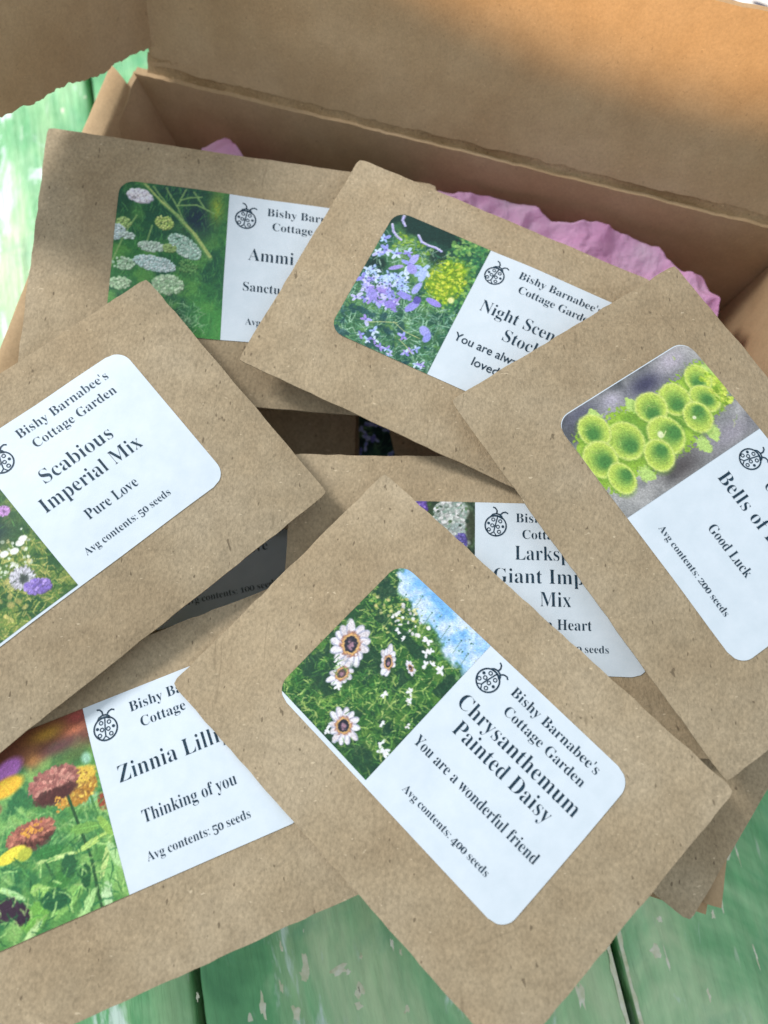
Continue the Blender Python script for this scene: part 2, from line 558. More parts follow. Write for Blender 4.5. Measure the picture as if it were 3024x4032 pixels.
def pic_stock(P):
    P.fill((62, 112, 82))
    P.blotch(5, .42, .62, (44, 92, 78)); P.blotch(3, .5, .68, (110, 158, 96), .8, ox=5)
    X, Y = P.X, P.Y
    P.bl(np.clip((17.2 - Y + (P.vn.fbm(X / 3, Y / 3) - .5) * 7) / 2.5, 0, 1) * np.clip((40 - X) / 5, 0, 1), (34, 66, 62))
    P.ell(33, 19.5, 4.0, 2.6, .1, (34, 62, 60), .7, .85); P.ell(18.8, 28.5, 2.6, 2.8, .3, (30, 58, 58), .6, .9)
    P.dabs(520, [(58, 124, 84), (90, 156, 96), (120, 176, 100), (44, 100, 78), (150, 196, 116)], .3, .7, (34, 44, 11, 34), .5, .8)
    P.ell(37.2, 25.0, 4.8, 6.4, .2, (122, 160, 52), .6, .9, .3)
    P.dabs(520, [(178, 204, 66), (140, 180, 56), (200, 218, 92), (104, 148, 50)], .22, .55, (32, 43, 18.5, 32.5), .4, .85,
           cond=lambda x, y: ((x - 37.3) / 5) ** 2 + ((y - 25) / 6.8) ** 2 < 1)
    P.dabs(160, [(108, 156, 62), (150, 188, 74)], .25, .6, (20, 30, 17, 24), .5, .7)
    P.ell(40.6, 29.5, .8, .9, 0, (226, 234, 170), .6)
    P.blades(900, [(120, 168, 150), (160, 200, 178), (78, 132, 96), (52, 104, 88), (100, 150, 110)], 1, 3.2, .22, box=(16, 44, 33, 51), al=.8)
    P.blades(260, [(150, 186, 170), (60, 116, 90)], 1, 3, .2, box=(16, 34, 18, 34), al=.75)
    P.blotch(2.5, .57, .66, (34, 76, 88), .7, ox=3, cond=(Y > 40) * 1.0)
    LV = [(150, 164, 236), (168, 176, 244), (140, 146, 224), (188, 198, 250), (160, 150, 226)]
    BL = [(176, 208, 248), (160, 190, 244), (196, 222, 252)]

    def fl(cx, cy, r, cols, n=4, rot=None):
        rot = P.rs.uniform(0, 3) if rot is None else rot
        for k in range(n):
            a = rot + k * 2 * math.pi / n + P.rs.uniform(-.4, .4)
            L = r * P.rs.uniform(.7, 1.15)
            c_ = cols[P.rs.randint(len(cols))]
            P.ell(cx + math.cos(a) * L * .55, cy + math.sin(a) * L * .55, L * .55, L * .26, a, c_, .2, 1, .15)
        P.ell(cx, cy, r * .16, r * .16, 0, (104, 100, 176), .5, .8)
    # thin folded flowers against the dark top
    for pts in ([(18.9, 11.8), (19.1, 13.2), (20.4, 14.4)], [(17.2, 15.5), (18.4, 17.4), (20, 18.4), (21.3, 18.8)], [(24.8, 15.5), (26.4, 17), (28.4, 17.2), (30.4, 17.0), (32.4, 17.4)]):
        P.line(pts, .62, (200, 206, 246)); P.line([(x + .1, y + .2) for x, y in pts], .2, (150, 152, 220))
    for x, y, r in ((17.3, 20.4, 1.7), (19.2, 23.4, 2.0), (22, 23.2, 1.8), (24.6, 21.6, 1.5), (17.6, 25, 1.5)): fl(x, y, r, LV[:4] + BL, 5)
    for x, y, r in ((26.6, 24.6, 3.0), (30.3, 24.6, 2.6)): fl(x, y, r, LV + BL, 4)
    P.ell(23.7, 27.0, 2.0, .62, -.7, (160, 158, 228), .2); P.ell(30.8, 26.0, 1.0, 2.2, -.1, (170, 196, 246), .2); P.ell(27.6, 25.6, 1.6, 1.3, .6, (158, 160, 232), .2)
    for _ in range(46):
        x = P.rs.uniform(17.2, 30); y = P.rs.uniform(28.5, 38.5)
        if (x - 23) / 7 + abs(y - 33) / 7 > 1.3: continue
        fl(x, y, P.rs.uniform(1.0, 2.0), BL if y < 32.5 else LV, 4)
    P.dabs(120, [(70, 110, 110), (60, 96, 90)], .15, .35, (17, 31, 28, 39), .4, .8)
    P.ell(29.2, 33.6, 2.1, 1.0, .1, (146, 150, 228), .15, 1, .2); P.ell(32.4, 35.6, 1.1, 2.2, .5, (150, 154, 232), .15, 1, .1)
    P.ell(32.8, 33.4, 1.1, 1.1, .5, (96, 96, 176), .3); P.ell(36.9, 32.1, 2.2, .9, .1, (152, 148, 230), .15); P.ell(31.2, 30.2, .9, 2.1, .2, (164, 178, 244), .2)
    P.ell(27.4, 37.6, 2.0, 1.2, .2, (146, 138, 222), .3, .9, .5); P.ell(21.8, 36.8, 2, 1.2, .9, (150, 148, 226), .3, .9, .3)
    fl(18.4, 39.4, 1.8, [(190, 200, 246)], 4); fl(23.4, 44, 1.7, LV); fl(34.1, 44.3, 1.5, LV); fl(26.6, 46.0, 1.3, BL)
    P.ell(38.4, 40.6, 1.7, 1.2, .5, (160, 170, 240), .2); P.ell(39.6, 42, .9, 1.4, .2, (146, 158, 232), .25)
    for x, y in ((30, 49.2), (31.8, 49), (33, 50.1), (28, 48.2), (37.5, 47), (38.4, 46), (36.4, 48), (40.2, 49.6), (41.4, 49.3), (26.4, 49), (24, 48.4)): fl(x, y, 1.1, BL + LV)
    for a in ([(30, 41.6), (33.6, 42.8), (38, 43)], [(33.5, 45.4), (36, 46.4), (38, 47.6)], [(24, 44.6), (27, 43), (31, 41.4)]): P.line(a, .2, (190, 206, 150), .9)


def pic_bells(P):
    P.fill((132, 140, 142))
    X, Y = P.X, P.Y
    P.blotch(9, .42, .62, (166, 174, 176)); P.blotch(7, .5, .66, (86, 94, 98), .9, 3, ox=14)
    P.bl(np.exp(-(((X - 21.5) / 2.6) ** 2 + ((Y - 27) / 5) ** 2)), (74, 78, 104)); P.bl(np.exp(-(((X - 20) / 2.5) ** 2 + ((Y - 18) / 4) ** 2)), (178, 180, 194))
    P.bl(np.exp(-(((X - 20.5) / 2.2) ** 2 + ((Y - 36.5) / 3) ** 2)), (176, 180, 196)); P.bl(np.exp(-(((X - 42) / 3) ** 2 + ((Y - 33) / 6) ** 2)), (88, 88, 90))
    P.bl(np.exp(-(((X - 19.5) / 3) ** 2 + ((Y - 45) / 5) ** 2)) * .9, (96, 102, 122)); P.bl(np.exp(-(((X - 42) / 3) ** 2 + ((Y - 18) / 7) ** 2)) * .8, (156, 158, 172))
    # body of the spike
    for x, y, a, b in ((30.5, 19, 6.2, 8), (32, 29, 7.6, 8.5), (31.2, 38, 8.2, 8), (31, 46, 8.6, 6.6), (29, 14, 5.5, 4)):
        P.ell(x, y, a, b, .1, (138, 180, 70), .12, 1, .22)
    P.blotch(2.2, .45, .65, (160, 200, 84), .6, cond=(np.abs(P.I[..., 1] - 180) < 3) * 1.0)
    P.ell(33, 29, 2.4, 4.5, .2, (84, 136, 62), .7, .7); P.ell(31, 36, 2.2, 4, .1, (98, 150, 66), .7, .7); P.ell(27, 36, 2, 2, .1, (100, 150, 64), .7, .6)
    for x, y, dx, dy in ((22, 42.5, -2.2, -.3), (24.6, 33, -2.4, .3), (39.4, 21.4, 2.0, .6), (40.6, 25.2, 2.2, -.2), (39.0, 41.0, 1.8, -1), (27, 12.2, -1, -1.2)):
        for t in range(6): P.ell(x + dx * t / 5, y + dy * t / 5, 1.9 * (1 - t / 7), 1.6 * (1 - t / 7), 0, (176, 212, 128), .3, .9, .3)

    def bell(cx, cy, r, dx, dy, sq=.86, ang=0.0, rim=(186, 212, 110), pale=1.0):
        P.ell(cx + .3, cy + .4, r * 1.08, r * sq * 1.08, ang, (104, 148, 62), .3, .6, .03)
        P.ell(cx, cy, r * 1.03, r * sq * 1.03, ang, np.array((212, 230, 152)) * pale, .14, .95, .035)
        P.ell(cx, cy, r * .95, r * sq * .95, ang, (184, 212, 104), .18, 1, .035)
        n = 10
        for k in range(n):
            t = k / (n - 1)
            c_ = np.array((176, 206, 98)) * (1 - t) + np.array((70, 130, 72)) * t
            P.ell(cx + dx * r * 1.25 * t, cy + dy * r * 1.25 * t, r * (.80 - .52 * t), r * sq * (.82 - .50 * t), ang, c_, .5, .55, .06)
        for k in range(9):
            a = P.rs.uniform(0, 6.28)
            P.line([(cx + math.cos(a) * r * .55, cy + math.sin(a) * r * sq * .55), (cx + math.cos(a + .1) * r * .88, cy + math.sin(a + .1) * r * sq * .88)], .16, (196, 220, 128), .22)
    for b in ((27.2, 15.4, 3.3, .2, .2, .84), (32.0, 17.4, 3.4, .15, -.05, .8), (28.3, 23.6, 3.7, .30, .10, .9), (34.8, 22.0, 3.5, -.25, -.25, .84),
              (26.9, 29.7, 3.4, .32, .15, 1.0), (34.2, 31.2, 4.3, .1, -.35, .85), (30.2, 39.9, 4.2, .30, -.02, .88), (24.3, 44.6, 3.7, .1, .15, .84),
              (30.6, 47.6, 3.9, .2, -.1, .9), (37.2, 35.6, 3.5, -.15, -.25, .85), (36.9, 46.2, 3.4, 0, -.3, .75)):
        bell(b[0], b[1], b[2] * 1.13, b[3], b[4], b[5], P.rs.uniform(-.3, .3))
    for _ in range(70):
        x = P.rs.uniform(23, 40); y = P.rs.uniform(13, 50); a = P.rs.uniform(0, 6.28)
        if P.I[min(P.ny - 1, int((y - P.y0) * P.res)), min(P.nx - 1, int((x - P.x0) * P.res))][1] < 150: continue
        P.line([(x, y), (x + 1.1 * math.cos(a), y + 1.1 * math.sin(a)), (x + 2.0 * math.cos(a + .4), y + 2.0 * math.sin(a + .4))], .16, [(206, 226, 140), (112, 158, 66)][P.rs.randint(2)], .45)
    P.ell(33.4, 32.2, .9, .7, .4, (214, 230, 190), .5); P.ell(34.4, 22.8, .45, .45, 0, (206, 222, 190), .5)
    P.dabs(90, [(176, 206, 84), (122, 166, 56), (200, 222, 110)], .3, .7, (27, 36, 11.4, 15), .4, .8)
    P.line([(34.2, 32), (33.4, 30.6)], .2, (206, 224, 170))


def pic_ammi(P):
    P.fill((58, 122, 72))
    X, Y = P.X, P.Y
    P.blotch(6, .42, .64, (38, 92, 70)); P.blotch(4, .5, .7, (98, 158, 84), .8, ox=3)
    P.bl(np.exp(-(((X - 39.5) / 3.6) ** 2 + ((Y - 20.5) / 4.4) ** 2)) ** .6, (34, 60, 78)); P.bl(np.exp(-(((X - 35) / 8) ** 2 + ((Y - 13.5) / 1.8) ** 2)), (34, 76, 74))
    P.bl(np.exp(-(((X - 21) / 4) ** 2 + ((Y - 19) / 6) ** 2)) * .7, (36, 84, 66)); P.bl(np.exp(-(((X - 44) / 1.8) ** 2 + ((Y - 17) / 4) ** 2)), (140, 168, 74))
    P.bl(np.exp(-(((X - 31) / 6) ** 2 + ((Y - 26) / 3) ** 2)) * .6, (34, 84, 72)); P.bl(np.clip((Y - 38) / 10, 0, 1) * np.clip((X - 36) / 6, 0, 1) * .7, (82, 160, 80))
    P.blades(700, [(66, 134, 78), (92, 160, 92), (44, 104, 70), (110, 172, 104)], 1, 3, .2, al=.5, ang=(-1.9, -1.0))
    ST = (164, 190, 122)
    P.line([(25.6, 12.6), (30, 17), (34.2, 20.4), (39, 25.2), (43.2, 31)], .8, (96, 146, 92), 1, 1.4); P.line([(25.6, 12.5), (30, 16.9), (34.2, 20.2), (39, 24.9), (43.2, 30.6)], .4, ST, 1, .8)
    for a in ([(27.8, 13), (31, 17), (36, 22)], [(31, 13), (34, 17.8), (36.6, 22.4)], [(36, 12.8), (34.2, 17.6)], [(34.2, 17.6), (39, 16.8), (43.5, 18.6)], [(38, 13.2), (41, 17.4)], [(35, 16), (37, 15), (40, 14.4)],
              [(24.4, 21.6), (22, 27), (19.6, 34), (18.6, 40)], [(28.4, 24), (27.4, 29)]):
        P.line(a, .42, (132, 172, 112), .9)
    # umbels
    P.umbel(24.8, 16.3, 2.9, 1.5, .1, [(222, 230, 250), (204, 216, 246)], 150, .45)
    P.umbel(24.6, 16.0, 2.9, 1.6, .1, [(240, 244, 255), (226, 234, 254)], 240, .5)
    P.umbel(31.2, 22.8, 2.2, 1.9, 0, [(184, 214, 130), (206, 228, 150), (150, 188, 104)], 150, .28)
    P.umbel(21.4, 24.0, 1.8, 1.5, 0, [(160, 198, 128), (186, 216, 150)], 80, .28)
    P.umbel(19.6, 26.6, 2.4, 2.0, 0, [(206, 232, 236), (186, 216, 220)], 190, .33); P.umbel(22.6, 27.4, 2, .9, .1, [(196, 222, 216)], 60, .3)
    P.umbel(28.6, 29.6, 3.2, 1.3, 0, [(200, 226, 214), (176, 208, 190)], 170, .32)
    P.umbel(36.8, 28.6, 4.6, 2.4, .55, [(178, 218, 204), (156, 200, 184), (204, 232, 222)], 420, .32); P.umbel(33, 29.4, 1.6, 1.2, 0, [(160, 196, 130)], 60, .3)
    P.umbel(29.8, 34.0, 5.2, 1.9, .12, [(196, 228, 228), (176, 212, 210), (216, 238, 238)], 420, .32)
    P.umbel(22.2, 34.8, 2.7, 1.6, 0, [(168, 208, 176), (190, 222, 196)], 120, .32)
    P.umbel(33.4, 39.2, 3.8, 2.5, 0, [(178, 216, 182), (200, 230, 200), (150, 194, 154)], 300, .38)
    P.umbel(21.6, 40, 2.8, 1.6, -.2, [(168, 206, 170), (190, 220, 190)], 110, .36)
    P.umbel(38, 34, 2.2, 2.2, 0, [(110, 164, 104)], 50, .3); P.umbel(37, 47.5, 2.6, 1.2, .2, [(118, 172, 134)], 60, .25)
    P.blades(60, [(120, 170, 130), (150, 190, 150)], 1, 3, .2, box=(33, 42, 44, 50), al=.6)


def pic_zinnia(P):
    P.fill((92, 150, 84))
    X, Y = P.X, P.Y
    P.blotch(5, .42, .62, (56, 118, 76)); P.blotch(3.4, .5, .68, (136, 186, 110), .9, ox=7)
    top = np.clip((19.5 - Y + (P.vn.fbm(X / 4, Y / 4) - .5) * 6) / 3, 0, 1)
    P.bl(top, (112, 74, 58)); P.bl(np.exp(-(((X - 35.5) / 4.5) ** 2 + ((Y - 13) / 1.8) ** 2)), (168, 138, 58)); P.bl(np.exp(-(((X - 42) / 2.4) ** 2 + ((Y - 11.8) / 1.8) ** 2)), (150, 78, 72))
    P.bl(np.exp(-(((X - 40.6) / 2.6) ** 2 + ((Y - 14.2) / 1.2) ** 2)), (190, 122, 88)); P.bl(np.exp(-(((X - 37) / 5) ** 2 + ((Y - 16.6) / 1.6) ** 2)), (100, 66, 70))
    P.bl(np.exp(-(((X - 31) / 2) ** 2 + ((Y - 17) / 2) ** 2)), (178, 134, 84)); P.bl(np.exp(-(((X - 39) / 5) ** 2 + ((Y - 19.5) / 2) ** 2)) * .8, (92, 124, 70))
    P.ell(25.6, 17.0, 3.4, 2.0, -.3, (186, 130, 206), .5); P.ell(24.6, 20.4, 3.8, 1.9, -.15, (228, 190, 72), .4); P.ell(20, 24, 2.6, 1.6, 0, (176, 98, 90), .5)
    P.ell(42, 21, 1.0, 1.2, 0, (150, 200, 176), .8); P.ell(40.5, 29, 1.8, 1.2, 0, (150, 204, 190), .7)
    P.ell(43.1, 30.9, 1.0, 1.9, 0, (150, 84, 62), .4)
    P.blades(380, [(120, 180, 108), (70, 132, 82), (160, 204, 134)], 1.5, 4, .4, box=(16, 44, 27, 37), al=.4)
    # yellow dome behind
    P.ell(38.6, 26.0, 4.6, 3.6, -.15, (176, 136, 62), .15, 1, .1); P.ell(39.4, 24.2, 4.0, 2.0, -.1, (214, 192, 88), .3, 1, .1)
    P.dabs(150, [(222, 200, 100), (188, 158, 84), (140, 108, 60)], .2, .45, (34.5, 43, 22.6, 29), .3, .8, cond=lambda x, y: ((x - 38.6) / 4.4) ** 2 + ((y - 26) / 3.4) ** 2 < 1)
    P.line([(36.4, 26), (37, 31), (37.6, 36), (38.2, 41), (38, 46), (38, 50)], .62, (50, 92, 58)); P.line([(41, 29), (41.4, 33), (41.6, 37)], .5, (84, 140, 82))

    def zin(cx, cy, a, b, base, hi, dk):
        P.ell(cx, cy + b * .55, a * .92, b * .9, -.1, dk, .25, 1, .15)
        P.ell(cx, cy, a, b, -.12, base, .15, 1, .12)
        for k in range(210):
            t = P.rs.uniform(0, 6.28); r = math.sqrt(P.rs.rand())
            x = cx + a * r * math.cos(t); y = cy + b * r * math.sin(t)
            sh = (.6 if y > cy + b * .45 else 1.0)
            cc = np.array(hi if P.rs.rand() < .4 else base) * P.rs.uniform(.78, 1.12) * sh
            P.ell(x, y, a * .11, b * .12, t, np.clip(cc, 0, 255), .3, .9)
    zin(34.3, 23.2, 5.2, 3.0, (158, 110, 104), (200, 154, 142), (92, 68, 64))
    P.ell(34.2, 25.8, 4.4, 1.3, -.05, (82, 50, 48), .4, .8)
    P.dabs(26, [(216, 174, 84), (190, 146, 70)], .2, .4, (33.5, 35.4, 26.4, 29.4), .3)
    zin(27.6, 31.4, 5.0, 2.3, (158, 106, 94), (190, 136, 116), (96, 70, 64))
    P.dabs(40, [(222, 176, 84), (206, 150, 80)], .2, .4, (25.6, 30.2, 29.8, 31.7), .3)
    P.ell(23.0, 33.9, 3.2, 1.3, -.15, (226, 220, 88), .2); P.ell(25.6, 34.7, 1.6, 1.2, -.2, (176, 190, 80), .3)
    P.line([(28.4, 34), (29.6, 39), (30.6, 44)], .5, (60, 108, 68), .8)
    # leaves
    for x, y, a, b, g_, c_ in ((31.2, 42.4, 4.8, 1.7, -.5, (70, 132, 70)), (31.5, 37.8, 4.4, .5, .12, (176, 212, 140)), (38.8, 37.8, 3.8, .6, -.2, (168, 204, 118)), (30.4, 36.2, 3.0, 1.2, .1, (64, 128, 72)),
                               (32.0, 46.4, 4.2, 1.5, -.5, (130, 184, 104)), (41.0, 44, 1.6, 4.6, .35, (134, 190, 116)), (40.8, 42, .6, 3.6, .5, (182, 214, 140)), (43, 42, .9, 3.2, -.25, (166, 210, 150)),
                               (25.4, 46.8, 3.6, 2.3, -.5, (112, 172, 84)), (27, 42.6, 2.2, 1.2, .6, (146, 196, 110)), (29.6, 45.4, 3.0, 2.0, .2, (42, 100, 66)), (21.6, 41, 3.0, .6, .7, (160, 206, 148)),
                               (35.4, 48.8, 3.4, .9, -.8, (160, 206, 140)), (24.2, 49.2, 2.4, .7, -.5, (170, 208, 150)), (38.4, 34.5, 3.2, 1.1, .2, (116, 168, 90)), (42.4, 35.5, .8, 2.6, -.4, (140, 186, 96)),
                               (33.6, 40.2, 1.6, 2.2, .1, (50, 104, 68)), (36.2, 43.4, 1.2, 2.4, .2, (44, 98, 62)), (39.6, 48.4, 1.2, 2.4, .2, (176, 216, 168)), (22.6, 45.4, 1.6, 2.0, 0, (58, 46, 62)), (20, 43.4, 2.6, 2.0, 0, (64, 50, 66))):
        P.ell(x, y, a, b, g_, c_, .2, 1, .15)
        P.line([(x - a * .8 * math.cos(g_), y - a * .8 * math.sin(g_)), (x + a * .8 * math.cos(g_), y + a * .8 * math.sin(g_))], .16, np.clip(np.array(c_) * 1.25, 0, 255), .7)
    P.blades(150, [(170, 212, 138), (90, 150, 84), (50, 110, 70)], 1, 3, .3, box=(16, 44, 36, 50), al=.7)


def pic_scabious(P):
    P.fill((88, 126, 74))
    X, Y = P.X, P.Y
    P.blotch(4, .42, .62, (58, 100, 66)); P.blotch(2.4, .5, .68, (140, 160, 90), .8, ox=6)
    P.bl(np.exp(-(((X - 39.5) / 4) ** 2 + ((Y - 31.5) / 3.2) ** 2)) ** .7, (50, 78, 78))
    P.blades(900, [(150, 166, 92), (96, 138, 74), (184, 188, 118), (64, 104, 62)], 1, 2.6, .22, box=(17, 45, 36, 51), al=.75)
    P.blades(260, [(90, 142, 84), (60, 110, 70)], 1, 2.4, .22, box=(30, 45, 12, 32), al=.7)
    P.dabs(80, [(214, 226, 220), (190, 210, 192), (206, 206, 160)], .25, .5, (30, 45, 34, 41.5), .4, .8)
    for x, y in ((38.7, 36.6), (40.7, 37.4), (42.6, 36.6), (43.6, 36.2)): P.ell(x, y, .95, .7, .2, (232, 240, 236), .3)
    P.dabs(20, [(186, 184, 120), (196, 192, 128)], .3, .9, (30, 38, 40, 50), .5, .7)

    def pin(cx, cy, r, c1, c2):
        P.ell(cx, cy, r * 1.05, r * .9, 0, c2, .4, .9, .2)
        for k in range(160):
            t = P.rs.uniform(0, 6.28); q = math.sqrt(P.rs.uniform(.1, 1))
            P.ell(cx + r * q * math.cos(t), cy + r * q * math.sin(t), r * .16, r * .08, t, np.clip(np.array(c1) * P.rs.uniform(.78, 1.12), 0, 255), .4, .9)
    pin(38.6, 43.2, 2.4, (196, 204, 216), (92, 104, 100)); P.ell(38.7, 43.6, 1.0, .9, 0, (70, 84, 80), .6, .9)
    P.umbel(39.9, 46.6, 2.6, 1.5, .5, [(160, 146, 224), (178, 164, 236), (136, 122, 204)], 200, .4)
    pin(33.0, 39.4, 1.9, (174, 150, 224), (130, 104, 180)); pin(44.1, 28.6, 1.2, (196, 160, 220), (130, 100, 150)); pin(25, 30, 2.4, (174, 150, 224), (130, 104, 180))
    P.ell(45, 23.6, .9, 1.2, 0, (170, 196, 220), .6)


def pic_larkspur(P):
    P.fill((58, 84, 58))
    X, Y = P.X, P.Y
    P.blotch(4, .45, .6, (40, 62, 48)); P.blotch(3, .5, .64, (110, 140, 110), .8, ox=2)
    P.umbel(39.6, 15.5, 4.2, 4.4, 0, [(196, 212, 210), (168, 190, 184), (220, 230, 232), (140, 170, 160)], 500, .5)
    P.umbel(41.6, 20.4, 2.8, 3.2, .3, [(200, 214, 216), (160, 184, 184)], 200, .45)
    P.umbel(31.8, 14.6, 1.8, 4.4, .1, [(120, 100, 190), (146, 124, 214), (96, 78, 168)], 260, .42); P.umbel(29.6, 12.8, 1.6, 1.4, 0, [(190, 206, 236)], 60, .4)
    P.umbel(42, 21.6, 1.4, 1.9, .1, [(96, 92, 170), (130, 128, 200)], 60, .4); P.umbel(26, 20, 2.4, 6, .1, [(206, 150, 210), (180, 120, 190)], 240, .45)
    P.ell(44.4, 18, 1.2, 4, 0, (52, 62, 44), .5, .8)
    P.umbel(22, 34, 3, 8, .1, [(196, 212, 210), (150, 140, 210)], 300, .5); P.umbel(36, 38, 3, 8, .1, [(120, 100, 190), (196, 212, 210)], 300, .5)
    P.dabs(60, [(80, 120, 70), (30, 56, 40)], .3, .6, (18, 45, 12, 50), .4, .7)


def pic_blue(P):
    P.fill((44, 88, 84))
    P.blotch(4, .42, .62, (30, 62, 66)); P.blotch(2.4, .5, .66, (92, 136, 100), .8, ox=2)
    P.blades(400, [(90, 140, 110), (50, 96, 80), (140, 180, 150)], 1, 2.6, .2, al=.7)
    for _ in range(150):
        x = P.rs.uniform(P.x0, P.x1); y = P.rs.uniform(P.y0, P.y1)
        for k in range(4):
            a = P.rs.uniform(0, 6.3)
            P.ell(x + math.cos(a) * .7, y + math.sin(a) * .7, .75, .4, a, [(140, 160, 232), (170, 190, 246), (120, 130, 210)][P.rs.randint(3)], .3)


# ------------------------------------------------------------------ seed packets
PW, PH = 100.0, 68.0          # packet, mm
LW, LH, MIDF = 66.3, 39.7, 27.3

BOLD = {}
for i in range(26):
    BOLD[chr(65 + i)] = chr(0x1D400 + i)
    BOLD[chr(97 + i)] = chr(0x1D41A + i)
for i in range(10):
    BOLD[chr(48 + i)] = chr(0x1D7CE + i)


def text_raw(s, serif=True, off=-0.008):
    cu = bpy.data.curves.new("lettering_source", 'FONT')
    cu.body = "".join(BOLD.get(ch, ch) for ch in s) if serif else s
    cu.size = 1.0
    cu.resolution_u = 3
    cu.offset = off
    o = bpy.data.objects.new("lettering_source", cu)
    scene.collection.objects.link(o)
    dg = bpy.context.evaluated_depsgraph_get()
    dg.update()
    me = bpy.data.meshes.new_from_object(o.evaluated_get(dg))
    v = np.array([x.co[:2] for x in me.vertices])
    f = [tuple(p.vertices) for p in me.polygons]
    bpy.data.objects.remove(o)
    bpy.data.curves.remove(cu)
    bpy.data.meshes.remove(me)
    return v, f


CAPS = {}
def cap_of(serif):
    if serif not in CAPS:
        v, f = text_raw("H", serif)
        CAPS[serif] = v[:, 1].max()
    return CAPS[serif]


def text_line(s, x0, x1, y, cap, serif=True, off=-0.008):
    """returns verts in packet coordinates (x right, y down) and faces"""
    if serif and any(ch.isdigit() for ch in s):
        # old-style figures: 0 1 2 at x-height, 4 5 hanging below the line
        ch_ = cap_of(True); V_, F_, x_ = [], [], 0.0
        for wd in s.split(" "):
            parts = list(wd) if wd.isdigit() else [wd]
            for q in parts:
                vv, ff = text_raw(q, serif, off)
                if q.isdigit():
                    vv = vv * np.array([1.02, .74 if q in "012" else .98])
                    if q in "3459": vv = vv - np.array([0, ch_ * .24])
                vv = vv - np.array([vv[:, 0].min(), 0])
                o_ = sum(len(a) for a in V_)
                V_.append(vv + np.array([x_, 0])); F_ += [tuple(i + o_ for i in fc) for fc in ff]
                x_ += vv[:, 0].max() + .045
            x_ += .27
        v, f = np.concatenate(V_), F_
    else:
        v, f = text_raw(s, serif, off)
    if len(v) == 0: return v, f
    sx = (x1 - x0) / (v[:, 0].max() - v[:, 0].min())
    sy = cap / cap_of(serif)
    return np.stack([x0 + (v[:, 0] - v[:, 0].min()) * sx, y - v[:, 1] * sy], 1), f


def ribbon(pts, w, closed=False):
    n = len(pts)
    pts = np.asarray(pts, float)
    V, Fc = [], []
    for i in range(n):
        a = pts[(i - 1) % n] if (closed or i > 0) else pts[i]
        b = pts[(i + 1) % n] if (closed or i < n - 1) else pts[i]
        t = b - a
        t = t / (np.linalg.norm(t) + 1e-9)
        nn = np.array([-t[1], t[0]]) * w / 2
        V += [pts[i] + nn, pts[i] - nn]
    for i in range(n if closed else n - 1):
        j = (i + 1) % n
        Fc.append((2 * i, 2 * i + 1, 2 * j + 1, 2 * j))
    return V, Fc


def ladybird(cx, cy, r, rot):
    V, Fc = [], []

    def add(v, f):
        o = len(V)
        V.extend([tuple(x) for x in v]); Fc.extend([tuple(i + o for i in q) for q in f])

    def circ(x, y, a, b, n=28, s=0.0):
        return [(x + a * math.cos(2 * math.pi * i / n + s), y + b * math.sin(2 * math.pi * i / n + s)) for i in range(n)]
    w = .13
    add(*ribbon(circ(0, 0, 1, 1.0), w, True))
    add(*ribbon([(-.62, -.80), (-.48, -1.04), (-.20, -1.18), (.12, -1.18), (.38, -1.04), (.52, -.82)], w))          # head
    add(*ribbon([(-.58, -.80), (-.28, -.92), (.06, -.96), (.50, -.80)], w * .8))
    add(*ribbon([(-.12, -1.2), (-.16, -1.5), (-.36, -1.72), (-.60, -1.76)], w)); add(*ribbon([(.22, -1.14), (.42, -1.42), (.68, -1.52), (.92, -1.42)], w))
    add(*ribbon([(.02, -.92), (-.02, -.4), (-.06, .2), (-.06, .72)], w * .8)); add(*ribbon([(-.34, .9), (-.06, .62), (.22, .92)], w * .8))
    for x, y in ((-.34, -.55), (.34, -.52), (-.32, .04), (.22, .06), (-.56, .50), (.42, .52)):
        add(*ribbon(circ(x, y, .155, .155, 10), .085, True))
    for x, y in ((-.70, -.10), (.68, -.06)):
        c_ = circ(x, y, .14, .14, 8)
        o = len(V); V.extend(c_); Fc.append(tuple(o + i for i in range(8)))
    ca_, sa = math.cos(rot), math.sin(rot)
    return np.array([(cx + r * (x * ca_ - y * sa), cy + r * (x * sa + y * ca_)) for x, y in V]), Fc


class Surf:
    """A packet's upper surface: bilinear between four corners (mm, camera-relative z) with a bend, creases and a soft bulge."""
    def __init__(self, TL, TR, BR, BL, seed, bend=(0, 0), bulge=.9, wav=.25):
        self.c = [np.array(p, float) for p in (TL, TR, BR, BL)]
        self.vn = VN(seed); self.bend = bend; self.bulge = bulge; self.wav = wav

    def base(self, x, y):
        s = np.asarray(x, float) / PW; t = np.asarray(y, float) / PH
        s_, t_ = s[..., None], t[..., None]
        TL, TR, BR, BL = self.c
        p = (1 - t_) * ((1 - s_) * TL + s_ * TR) + t_ * ((1 - s_) * BL + s_ * BR)
        z = self.bend[0] * (4 * s * (1 - s)) + self.bend[1] * (4 * t * (1 - t))
        return p, z, s, t

    def at(self, x, y, h=0.0):
        p, z, s, t = self.base(x, y)
        ss = np.clip(s, 0, 1); tt = np.clip(t, 0, 1)
        edge = np.minimum(1, 12 * np.minimum(np.minimum(ss, 1 - ss) * PW / PH, np.minimum(tt, 1 - tt)))
        z = z + self.bulge * (16 * ss * (1 - ss) * tt * (1 - tt)) ** .6
        z = z + self.wav * (self.vn.fbm(ss * 5.2, tt * 3.6, 2) - .5) * 2 * (.35 + .65 * edge)
        q = p.copy()
        q[..., 2] += z + h
        return q

    def under(self, x, y):
        p, z, s, t = self.base(x, y)
        z = z + self.wav * (self.vn.fbm(np.clip(s, 0, 1) * 5.2, np.clip(t, 0, 1) * 3.6, 2) - .5) * 2 * .35
        q = p.copy(); q[..., 2] += z - .35
        return q


